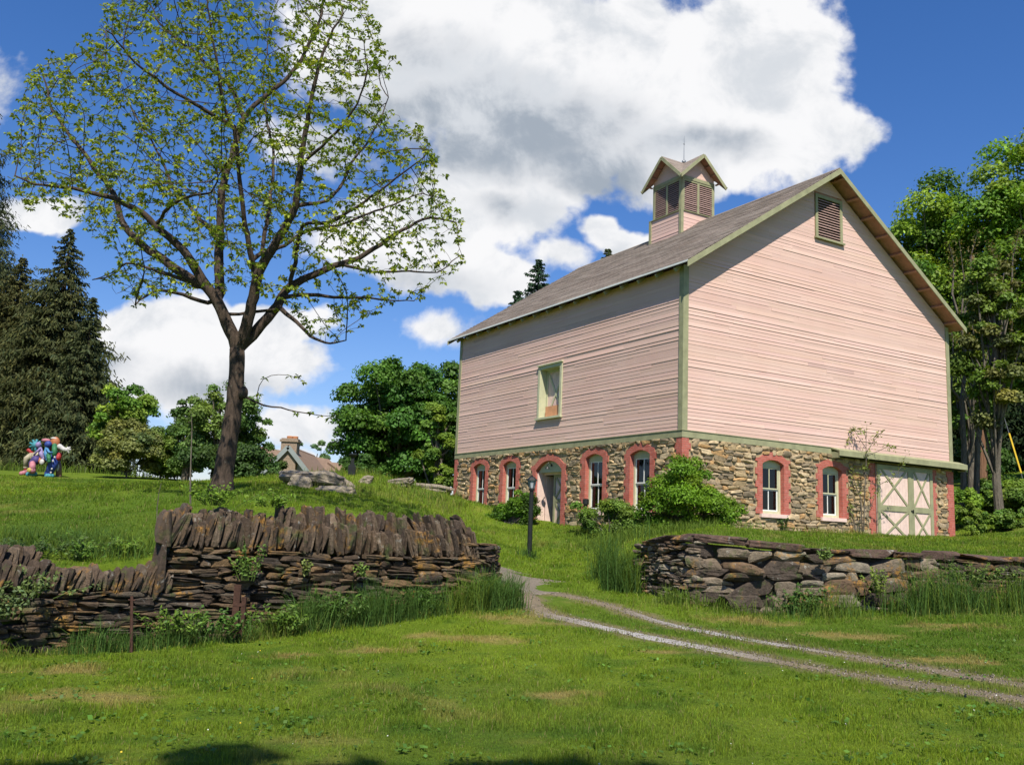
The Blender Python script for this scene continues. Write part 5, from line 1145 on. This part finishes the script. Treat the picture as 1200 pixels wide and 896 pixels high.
weed('leafy_weed', 935, 716, 17.1, .5, 24, .3, .04, (.06, .12, .02), 'leafy weed clump against the block wall below the first barn window', seed=11)
weed('leafy_weed', 1030, 700, 17.3, .55, 18, .2, .035, (.14, .20, .03), 'yellow green weed climbing the block wall below the small wall sapling', seed=12)
weed('leafy_weed', 1140, 684, 17.7, .4, 26, .4, .035, (.11, .17, .03), 'trailing weed over the right end of the block wall', seed=13)
weed('leafy_weed', 965, 656, 17.2, .22, 9, .08, .035, (.12, .18, .04), 'little sprig under the capstones of the block wall', seed=14)
weed('leafy_weed', 918, 620, 32.3, .5, 9, .16, .05, (.05, .10, .02), 'dark little plant under the sill of the first gable window', seed=15)
weed('leafy_weed', 983, 622, 34.4, .45, 9, .16, .05, (.06, .11, .02), 'dark little plant under the sill of the second gable window', seed=16)
# ------------------------------------------------------------------ small things
def lamp_post():
    p = pix(620, 656, 25.5); g = float(height(p[0], p[1])); top = pix(622.5, 556, 25.5)[2]; t = empty('lamp_post', (p[0], p[1], g), 0, 'slender black lamp post with a lantern head on the lawn before the barn', 'lamp post')
    h = top-g; x, y = p[0], p[1]; b = MB(); b.lathe([(.095, -.2), (.095, .10), (.07, .14), (.062, h*.6), (.058, h-.44), (.085, h-.43), (.085, h-.39), (.05, h-.37)], (x, y, g), 12); b.build('post', M['black'], t, smooth=False)
    l = MB(); l.lathe([(.075, h-.37), (.115, h-.16), (.115, h-.155)], (x, y, g), 6); l.build('lamp_glass', M['lampglass'], t)
    c = MB()
    for k in range(6):
        a = math.pi*k/3; c.beam((x+.078*math.cos(a), y+.078*math.sin(a), g+h-.38), (x+.12*math.cos(a), y+.12*math.sin(a), g+h-.15), .014, .014)
    c.lathe([(.155, h-.165), (.15, h-.145), (.09, h-.08), (.05, h-.05), (.02, h-.04), (.028, h-.02), (.0, h)], (x, y, g), 6); c.build('lantern_cap', M['black'], t)
lamp_post()
def path_light():
    p = pix(686, 606, 33.2); g = float(height(p[0], p[1])); top = pix(686, 584, 33.2)[2]; o = MB(); o.lathe([(.09, -.1), (.09, .05), (.07, .08), (.07, top-g-.22), (.11, top-g-.2), (.11, top-g-.02), (.03, top-g)], (0, 0, 0), 10)
    ob = o.build('bollard', M['black'], None, local=True); ob.location = (p[0], p[1], g); tag(ob, 'short black post in the low bush before the third window', 'bollard')
path_light()
def stake():
    a, b = pix(155.5, 768, 11.75), pix(154.5, 698, 11.85); o = MB(); o.tube([(0, 0, -.2), tuple(b-a)], [.022, .020], 6, wob=.3); o.tube([tuple((b-a)*.93-(.045, 0, 0)), tuple((b-a)*.93+(.045, 0, 0))], .010, 5); ob = o.build('iron_stake', M['rust'], None, local=True); ob.location = a.tolist(); tag(ob, 'rusty iron stake standing in the grass before the low wall', 'stake')
    a, b = pix(275, 735, 12.9), pix(277, 684, 13.0); o = MB(); o.box((-.045, -.03, -.2), (.045, .03, (b-a)[2])); o.box((.07, -.03, -.2), (.13, .02, (b-a)[2]*.72)); o.box((-.045, -.034, (b-a)[2]*.5), (.13, -.03, (b-a)[2]*.58)); ob = o.build('broken_gate_post', M['rust'], None, local=True); ob.location = a.tolist(); tag(ob, 'broken brown wooden stub leaning on the tall wall face', 'wooden post')
stake()
def sapling(name, px, py, Y, stems, label, cat='sapling', lf=.05, col=(.16, .20, .04), nl=9, seed=3, r0=.02, bark='bark2'):
    rng = np.random.default_rng(seed); p = pix(px, py, Y); g = float(height(p[0], p[1])); t = empty(name, (p[0], p[1], g), 0, label, cat); st = MB(); Q = []
    for pts in stems:
        P = np.array([pix(a, b, Y+c) for a, b, c in pts]); P[0, 2] = min(P[0, 2], g) if pts[0][1] > py-6 else P[0, 2]; st.tube(P, np.linspace(r0*(1 if pts[0][1] > py-6 else .5), .004, len(P)), 5, (1, 1, 1))
        for u in np.linspace(.45, 1, nl):
            k = u*(len(P)-1); i = min(int(k), len(P)-2); c = P[i]+(P[i+1]-P[i])*(k-i)
            if rng.random() < .75 or u == 1: Q += [c+rng.normal(size=3)*lf*1.4 for _ in range(int(rng.integers(4, 10)))]
    Q = np.array(Q); mb = MB(); mb.arr(leaf_quads(Q, lf*(.6+.6*rng.random(len(Q))), unit(rng.normal(size=(len(Q), 3))+[0, -.3, .4]), rng, .5), 4, np.repeat(vary(col, len(Q), rng, .2, .12), 4, 0)); mb.build('leaves', M['leaf'], t); st.build('stems', M[bark], t)
sapling('sapling', 1013, 630, 34.0, [[(1012, 632, 0), (1013, 590, 0), (1015, 540, 0), (1015, 515, 0), (1016, 496, 0)], [(1011, 632, .1), (1009, 585, 0), (1000, 560, .1), (999, 548, 0)], [(1015, 530, 0), (1023, 518, 0), (1033, 505, -.2)], [(1015, 525, 0), (1006, 512, 0), (999, 500, .1), (993, 520, .1)], [(1014, 535, 0), (1030, 528, 0), (1040, 523, -.1), (1049, 525, -.1)], [(1014, 565, 0), (1030, 568, -.1), (1045, 560, -.2), (1058, 545, -.2), (1062, 532, -.2)], [(1014, 600, 0), (1022, 590, 0), (1028, 570, 0), (1030, 552, 0)], [(1004, 632, .1), (1001, 612, .1), (996, 598, .1), (995, 585, .1)], [(1013, 560, 0), (1012, 550, 0), (1016, 545, 0)], [(1015, 515, 0), (1013, 505, 0), (1003, 505, 0)]],
        'thin young tree with yellowish leaves growing against the gable wall beside the sliding doors', lf=.055, r0=.03)
sapling('sapling', 224, 583, 19.0, [[(224, 584, 0), (223, 560, 0), (224, 530, 0), (225, 500, 0), (224, 482, 0)]], 'leafless thin sapling standing alone left of the big trunk', lf=.02, nl=3, seed=5, r0=.022)
sapling('sapling', 183, 610, 14.5, [[(184, 612, 0), (184, 595, 0), (186, 578, 0), (189, 566, 0)]], 'single pale dry stalk rising behind the step of the wall', lf=.015, nl=2, seed=6, r0=.010)
# utility pole with yellow guy guard
def pole():
    a = ghit(1153, 583, 30, 70); b = pix(1139, 300, a[1]); t = empty('utility_pole', a, 0, 'orange brown wooden utility pole among the trees right of the barn', 'utility pole'); m_ = MB(); m_.tube([a-(0, 0, .5), a+(b-a)*.5, b], [.24, .20, .13], 12, wob=.03); m_.build('post', M['pole'], t)
    g = MB(); q = pix(1199, 562, a[1]-2); g.tube([q, a+(b-a)*.72], .02, 4); g.build('guy_wire', M['metal'], t); y = MB(); d = a+(b-a)*.72-q; y.tube([q+d*.04, q+d*.28], .045, 6); y.build('guy_guard', simple('yellow_plastic', (.62, .42, .03), .5, .1, 4), t)
pole()
for i, (pts, lb) in enumerate(((((1128, 585, 0), (1130, 520, 0), (1127, 470, 0), (1133, 420, 0), (1126, 380, 0), (1130, 330, 0), (1124, 280, 0)), 'slim grey bare trunk with few reddish leaves close to the barn corner'), (((1143, 585, 0), (1146, 520, 0), (1153, 470, 0), (1168, 440, .3), (1175, 400, 0), (1172, 350, 0), (1180, 300, 0)), 'forked grey tree with sparse reddish leaves in front of the pole'))):
    sapling('forked_tree', pts[0][0], 583, 45, [list(pts), [pts[2], (pts[2][0]-12, 455, 0), (pts[2][0]-10, 400, 0), (pts[2][0]-18, 360, 0)], [pts[2], (pts[2][0]+18, 450, 0), (pts[2][0]+30, 420, 0), (pts[2][0]+34, 370, 0)], [pts[4], (pts[4][0]+10, 350, 0), (pts[4][0]+12, 300, 0), (pts[4][0]+20, 270, 0)], [pts[4], (pts[4][0]-10, 345, 0), (pts[4][0]-8, 310, 0), (pts[4][0]-14, 285, 0)]], lb, 'tree', .085, (.12, .105, .03), 24, 20+i, .16)
# toy sailing boat on the sill
def boat():
    w = WIN[5]; t = empty('model_sailboat', (0, 0, 0), 0, 'little white model sailboat on the sill inside the second gable window', 'model boat'); a = BA; o = np.array([math.cos(a), math.sin(a), 0]); v = np.array([-math.sin(a), math.cos(a), 0]); c = C0+o*(w[1]+.34)+v*.32+np.array([0, 0, w[3]+.12]); t.location = c.tolist()
    s_ = MB(); s_.add([c+o*-.16+[0, 0, .10], c+o*.17+[0, 0, .10], c+[0, 0, .52]], [(0, 1, 2)]); s_.add([c+o*-.16+[0, 0, .10]+v*.01, c+o*.17+[0, 0, .10]+v*.01, c+[0, 0, .52]+v*.01], [(0, 2, 1)]); s_.build('sail', M['white'], t)
    h = MB(); h.ball(c+[0, 0, .04], (.2, .06, .05)); h.tube([c, c+[0, 0, .55]], .008, 5); h.build('hull', M['soffit'], t)
boat()
# ------------------------------------------------------------------ painted sculpture
def sculpture():
    Y = 60; base = ghit(50, 558, 40, 75); Y = base[1]; g = base[2]; t = empty('painted_sculpture', base, 0, 'big multicoloured beast sculpture with riders under the dark spruces', 'sculpture'); 
    cols = {}
    def cm(n, c):
        if n not in cols: cols[n] = simple('enamel_'+n, tuple(x*.5+.015 for x in c), .6, .25, 5, .3)
        return cols[n]
    BLU = cm('blue', (.02, .07, .42)); TQ = cm('turquoise', (.05, .36, .45)); SKYB = cm('sky_blue', (.08, .32, .66)); PUR = cm('lilac', (.38, .30, .62)); RED = cm('red', (.55, .025, .03)); GRN = cm('green', (.02, .22, .08)); ORG = cm('orange', (.60, .20, .06)); CRM = cm('cream', (.66, .58, .42)); PNK = cm('pink', (.68, .25, .32)); WHT = cm('white', (.8, .78, .76)); YEL = cm('yellow', (.75, .62, .12)); NAV = cm('violet', (.07, .04, .25)); BRN = cm('clay', (.38, .20, .16))
    def q(x, y, d=0): return pix(x, y, Y+d)
    def limb(name, pts, rs, mat, par=t): m_ = MB(); m_.tube([q(*p) for p in pts], [r/17.9 for r in rs], 10, wob=.04); [m_.ball(q(*p), r/17.9) for p, r in ((pts[0], rs[0]), (pts[-1], rs[-1]))]; return m_.build(name, mat, par, smooth=True)
    def ball(name, c, r, mat, par=t): m_ = MB(); m_.ball(q(*c), np.array(r)/17.9); return m_.build(name, mat, par, smooth=True)
    l = limb('leg', [(37, 534), (31.5, 537), (30, 547)], [3.2, 2.8, 2.2], CRM); limb('foot', [(31, 553, 0), (25, 554.5, -.2)], [2.4, 2], PNK, l); limb('shin', [(30, 547), (30, 551)], [1.6, 1.6], RED, l)
    l = limb('leg', [(42, 539, -.3), (38, 543, -.3), (36, 551, -.4)], [4.2, 3.4, 2.4], NAV); limb('foot', [(41, 555, -.4), (33, 555.5, -.5)], [2.0, 2.2], TQ, l); limb('stocking', [(38, 543, -.55), (38, 551, -.6)], [2.5, 3], PNK, l); ball('knee_spot', (34, 550.5, -.75), (2.1, 1, 2.1), YEL, l)
    l = limb('leg', [(63, 536, -.2), (62, 544, -.2), (57, 555, -.3)], [4.8, 4.2, 3.6], BLU); limb('foot', [(61, 557.5, -.4), (55, 557.5, -.5)], [2, 2.2], TQ, l)
    for x, y in ((62, 540), (60.5, 549), (59.5, 553.5), (64, 535.5)): ball('white_spot', (x, y, -.48), (.9, .5, 1), WHT, l)
    l = limb('leg', [(66, 538, .3), (69, 547, .3), (69, 557, .3)], [3, 2.4, 2.6], BRN); ball('knee_spot', (67.5, 547.5, .1), (1.5, 1.2, 3.4), WHT, l)
    limb('body', [(38, 535, 0), (46, 534, 0), (56, 534, 0), (65, 533, 0)], [3.6, 4.2, 4.6, 4.2], CRM); limb('belly', [(44, 538, -.25), (49, 541, -.3)], [2.8, 2.6], ORG); ball('patch', (49, 541, -.5), (2.2, 1.2, 2.6), WHT)
    limb('tail', [(37, 531), (35, 528.5), (33.5, 527.5)], [1.8, 1.4, 1.8], RED)
    limb('chest', [(68, 536, -.2), (70, 532.5, -.2)], [3.0, 2.2], RED); limb('neck', [(63, 536, -.3), (64, 529, -.35), (64, 522, -.3)], [2.6, 2.4, 2.2], GRN)
    m_ = MB(); c = q(64.5, 519); m_.ball(c, (.25, .2, .33)); m_.ball(c+[-.2, 0, -.3], (.1, .12, .3)); hd = m_.build('head', ORG, t, smooth=True); ball('crown_cap', (64, 513.6, 0), (3.6, 3, 1.2), WHT, hd)
    ball('mane', (70, 524, -.1), (2.8, 2.6, 3.0), PNK); a = limb('arm', [(70, 523, -.3), (74, 526, -.4), (78, 527, -.5)], [2.4, 2.1, 1.9], WHT)
    for k, (x, y) in enumerate(((82, 524), (82.5, 526.5), (80.5, 530), (79.5, 524))): limb('finger', [(78, 527, -.5), (x, y, -.5)], [1.1, .7], WHT, a)
    r = limb('rider', [(56, 538, -.5), (54.5, 531, -.4), (55, 525, -.3)], [2.0, 2.6, 1.8], SKYB); ball('rider_head', (56.5, 520.5, -.3), (3.2, 3, 3.2), BLU, r); limb('rider_arm', [(55, 526, -.5), (58, 530, -.7), (61, 530, -.6)], [1.1, 1, .9], SKYB, r); limb('rider_leg', [(57, 533, -.6), (57.5, 540, -.7)], [2, 1.7], GRN, r)
    r = limb('rider', [(51, 537, -.3), (48, 531, -.2), (47, 525, -.1)], [2, 2.3, 1.6], PUR); limb('rider_arm', [(46.5, 526, -.3), (43, 529, -.4), (40, 533, -.3)], [.9, .9, .8], PUR, r)
    m_ = MB(); c = q(41.5, 521.5); m_.ball(c, (.19, .17, .19))
    for k in range(9):
        an = k*2*math.pi/9; m_.beam(c, c+np.array([math.cos(an)*.31, 0, math.sin(an)*.31]), .09, .09)
    m_.ball(q(43, 525), (.13, .12, .2)); m_.build('sun_face', TQ, r, smooth=True); ball('rider_head', (45, 521, -.15), (2.5, 2.3, 2.8), PUR, r)
    ball('hat', (54, 516, .2), (4.2, 3, 2.0), PNK)
sculpture()
# ------------------------------------------------------------------ the house beyond the knoll
def house():
    Y = 72; ap = pix(340.5, 522, Y); t = empty('house', (ap[0], ap[1], 3.2), 0, 'brown roofed house with a stone chimney gable behind the grassy knoll', 'house'); m_ = simple
    roofm = simple('brown_shingles', (.20, .135, .095), .9, .15, 3, .3); wallw = simple('white_gable_boards', (.40, .42, .41), .7, .05, 3); grey = simple('grey_gable_shade', (.20, .23, .22), .8, .1, 3); fas = simple('grey_fascia', (.22, .25, .25), .6, .08, 3)
    x, y, z = ap; s = 1.15; w = 4.2; zb = 2.6
    def roofslab(name, a, b, th=.18, parent=t, mat=roofm): m2 = MB(); n = unit(np.cross(b[1]-b[0], a[0]-b[0])); n = n if n[2] > 0 else -n; V = [a[0], a[1], b[1], b[0]]; V = [np.array(v) for v in V]; V += [v-n*th for v in V]; m2.add(V, [(0, 1, 2, 3), (7, 6, 5, 4), (0, 4, 5, 1), (1, 5, 6, 2), (2, 6, 7, 3), (3, 7, 4, 0)]); return m2.build(name, mat, parent)
    A_, B_ = np.array([x, y-.7, z]), np.array([x, y+9, z])
    for sg in (-1, 1):
        e0 = A_+np.array([sg*w, 0, -s*w]); e1 = B_+np.array([sg*w, 0, -s*w]); r = roofslab('roof', (A_, B_), (e0, e1)); f = MB(); f.beam(A_+(0, -.05, -.16), e0+(0, -.05, -.16), .10, .34); f.build('rake_board', fas, r)
    g = MB(); g.add([(x, y, z-.3), (x-w*.95, y, z-s*w), (x-w*.95, y, zb-1), (x+w*.95, y, zb-1), (x+w*.95, y, z-s*w)], [(0, 1, 2, 3, 4)]); g.build('gable_wall', wallw, t)
    c = MB()
    rg = np.random.default_rng(4); zz = zb-.5; ctop = pix(340, 514, Y)[2]
    c.box((x-.62, y-.55, zb), (x+.62, y+.45, ctop)); c.box((x-.72, y-.65, ctop-.28), (x+.72, y+.55, ctop-.10)); hw = 1.0; c.box((x-.95, y-.62, zb-1), (x+.88, y+.1, z-2.3)); c.box((x-1.35, y-.60, zb-1), (x+1.15, y+.1, z-2.9)); stone = c.build('chimney', stonemat('chimney_stone', white=.2), t)
    for v in stone.data.attributes['col'].data: v.color = (.25, .19, .14, 1)
    p = MB(); p.lathe([(.22, ctop), (.25, ctop+.18), (.2, ctop+.22)], (x-.1, y, 0), 10); p.lathe([(.22, ctop), (.25, ctop+.18), (.2, ctop+.22)], (x+.3, y+.1, 0), 10); p.build('chimney_pot', simple('terracotta', (.42, .19, .09), .8, .1, 5), stone)
    R0, R1 = pix(300, 522, 78), pix(386, 538, 84); R0 = np.array(R0); R1 = np.array(R1); d = unit(R1-R0)*np.array([1, 1, 0]); nrm = np.array([d[1], -d[0], 0])
    mr = roofslab('main_roof', (R0, R1), (R0+nrm*5-[0, 0, 3.6], R1+nrm*5-[0, 0, 3.6])); roofslab('main_roof', (R0, R1), (R0-nrm*5-[0, 0, 3.6], R1-nrm*5-[0, 0, 3.6]))
    bw = MB(); q0, q1 = R0+nrm*4.6-[0, 0, 3.5], R1+nrm*4.6-[0, 0, 3.5]; q2, q3 = R1-nrm*4.6-[0, 0, 3.5], R0-nrm*4.6-[0, 0, 3.5]; bw.add([*(v for v in (q0, q1, q2, q3)), *(np.array([v[0], v[1], zb-1.5]) for v in (q0, q1, q2, q3))], [(0, 1, 5, 4), (1, 2, 6, 5), (2, 3, 7, 6), (3, 0, 4, 7)]); bw.add([q1, q2, R1-[0, 0, .1]], [(0, 1, 2)]); bw.add([q0, q3, R0-[0, 0, .1]], [(0, 1, 2)]); bw.build('wall', wallw, t)
    S0, S1 = pix(384, 541, 79), pix(409, 543, 80); sm = roofslab('wing_roof', (S0, S1), (S0+nrm*2.2-[0, 0, 1.0], S1+nrm*2.2-[0, 0, 1.0])); gt = MB(); gt.beam(S0+nrm*2.25-[0, 0, 1.02], S1+nrm*2.25-[0, 0, 1.02], .12, .14); gt.build('gutter', M['white'], sm)
house()
def pedestal():
    p = ghit(412, 556, 25, 45); c = p; h = pix(412, 531, c[1])[2]-c[2]; u = h/25.; o = MB(); o.box((-4.2*u, -3*u, -.3), (4.2*u, 3*u, 10*u)); o.box((-3.4*u, -2.4*u, 10*u), (3.4*u, 2.4*u, 12*u)); o.box((-1.8*u, -1.6*u, 12*u), (1.8*u, 1.6*u, 20*u)); o.lathe([(2*u, 19.5*u), (5*u, 23*u), (5.2*u, 24*u), (1*u, 25*u)], (0, 0, 0), 12); ob = o.build('stone_lantern', M['black'], None, local=True); ob.location = c.tolist(); tag(ob, 'small black garden lantern with a flared cap on the knoll by the big round tree', 'garden lantern')
pedestal()
# trees behind the photographer, outside the picture: they throw the patches of shade on the near lawn
def shade(x, y, h, r, label, seed):
    rng = np.random.default_rng(seed); t = empty('garden_tree', (x, y, 0), 0, label, 'tree'); bl = scatter_blobs((x, y, h-r*.8), (r*1.6, r*.8, r*.7), 13, r*.17, rng); mb = MB(); q, c = blob_crown(bl, 1500, .12, MG, rng, .9); mb.arr(q, 4, c); mb.build('crown', M['leaf'], t); tr = MB(); tr.tube([(x, y, -.2), (x, y, h*.6), (x, y, h-.5)], [.25, .15, .05], 8); tr.build('trunk', M['bark2'], t)
shade(-4.1, -2.7, 13.0, 2.2, 'leafy tree behind the viewer at the left, outside the picture', 201)
shade(.4, -2.9, 12.6, 1.8, 'leafy tree behind the viewer at the right, outside the picture', 202)
for i, (x, y, h) in enumerate(((-34, 44, 17), (-42, 36, 16), (-38, 56, 18), (-30, 36, 12))):
    q = np.array([x, y, 0.]); g = float(height(x, y)); rng = np.random.default_rng(300+i); t = empty('garden_tree', (x, y, g), 0, 'broadleaf tree left of the spruces, %s outside the picture' % ('nearest the spruces', 'farthest left', 'tallest', 'smallest')[i], 'tree')
    bl = scatter_blobs((x, y, g+h*.55), (4, 4, h*.45), 40, 1.1, rng); mb = MB(); q, c = blob_crown(bl, 6000, .22, MG, rng, .5); mb.arr(q, 4, c); mb.build('crown', M['leaf'], t); tr = MB(); tr.tube([(x, y, g-.2), (x, y, g+h*.5)], [.25, .12], 8); tr.build('trunk', M['bark2'], t)
clumpy('shrub', 208, 56, 528, 30, 26, 5000, .11, (.07, .11, .02), 'olive shrub at the back between the young tree and the grey green tree', 'shrub', seed=48, low=.0, trunk_r=.05)
clumpy('shrub', 325, 58, 540, 18, 20, 3000, .11, (.05, .09, .02), 'dark shrub at the left foot of the chimney house', 'shrub', seed=49, low=.0, trunk_r=.05)
BRU = 'bushes on the slope below the woods'
for i, (px, Y, yt, hw, c, lb) in enumerate(((1138, 39.5, 590, 16, (.10, .15, .02), 'low yellowish bush beside the barn corner shrub'), (1180, 40, 596, 22, (.085, .14, .02), 'low green bush in front of the pole'), (1222, 40, 592, 24, (.07, .12, .02), 'low bush cut by the right edge of the picture'), (1196, 47, 560, 22, (.10, .16, .02), 'light green bush above the low bushes near the yellow wire guard'), (1160, 47, 555, 20, (.06, .11, .016), 'mid green bush right behind the spreading shrub'))):
    o = clumpy('shrub', px, Y, yt, hw, 22, 4200, .085, c, lb, 'shrub', seed=110+i, low=.0, trunk_r=.03); o['group'] = BRU
def specks():
    rng = np.random.default_rng(61); P = []; n = 55; u = rng.random(n); Y = 5.6*(16/5.6)**u; X = rng.uniform(-1, 1, n)*(Y*.6); ok = Y < np.interp(X, BX, BY)-.4; X, Y = X[ok], Y[ok]; Z = height(X, Y)+.045; c = np.stack([X, Y, Z], 1); mb = MB()
    mb.arr(leaf_quads(c, .008*(.6+.7*rng.random(len(c))), unit(rng.normal(size=(len(c), 3))*.3+[0, -.4, 1]), rng, 1), 4, np.repeat(np.where(rng.random((len(c), 1)) < .6, np.array([[.7, .7, .65]]), np.array([[.7, .5, .03]])), 4, 0)); tag(mb.build('small_flowers', M['leaf']), 'scattered tiny white and yellow flowers in the lawn', 'flowers', None, 'stuff')
    n = 3000; cx = rng.uniform(-1, 1, 260); cu = rng.random(260); cy = 5.6*(15/5.6)**cu; cx = cx*cy*.62; i = rng.integers(0, 260, n); X = cx[i]+rng.normal(size=n)*.09; Y = cy[i]+rng.normal(size=n)*.09; ok = (Y < np.interp(X, BX, BY)-.3) & (dist_poly(X, Y, RN) > .35); X, Y = X[ok], Y[ok]; n = len(X)
    mb = MB(); mb.arr(leaf_quads(np.stack([X, Y, height(X, Y)+.02+.03*rng.random(n)], 1), .014+.014*rng.random(n), unit(rng.normal(size=(n, 3))*.4+[0, 0, 1]), rng, .8), 4, np.repeat(vary((.075, .15, .022), n, rng, .25, .08), 4, 0)); tag(mb.build('clover', M['leaf']), 'small patches of broad leaved clover in the mown lawn', 'clover', None, 'stuff')
    n = 2600; t = rng.random(n); k = (t*(len(RN)-1)).astype(int); q = RN[k]+rng.normal(size=(n, 2))*.16; k2 = (rng.random(n)*(len(RF)-1)).astype(int); q[::2] = RF[k2][::2]+rng.normal(size=(n, 2))[::2]*.15; Z = height(q[:, 0], q[:, 1]); mb = MB()
    T = rock_template(2, 3); 
    for a in range(n):
        s_ = rng.uniform(.005, .015); P_ = T[0]*s_*rng.uniform(.6, 1.2, 3)+np.array([q[a, 0], q[a, 1], Z[a]+.008]); mb.add(P_, T[1], np.array([.205, .178, .145])*rng.uniform(.5, 1.5))
    tag(mb.build('loose_gravel', M['gravel']), 'loose stones scattered over the wheel tracks', 'gravel', None, 'stuff')
specks()
broad_tree('young_tree', 1130, 48, 345, 26, 40, 8000, .12, (.065, .11, .016), 'slender green tree close behind the right hand corner of the barn', None, seed=75, base2=(.09, .13, .02), low=.25, show=.3, fill=.8)
for sd, (px, py, Y, lb) in enumerate(((95, 655, 12.4, 'green creeper spilling over the middle of the low wall'), (30, 700, 11.2, 'leafy weed on the face of the low wall near the left edge'), (205, 742, 12.3, 'bright leafy weed at the foot of the tall wall just right of the step'), (500, 715, 14.5, 'leafy weed among the long grass near the right end of the tall wall'), (330, 738, 13.1, 'leafy weed below the middle of the tall wall beside the climbing weed'))):
    weed('leafy_weed', px, py, Y, .34, 22, .28, .032, ((.08, .15, .02), (.12, .17, .05), (.11, .19, .025), (.07, .14, .02), (.09, .16, .02))[sd], lb, seed=40+sd)
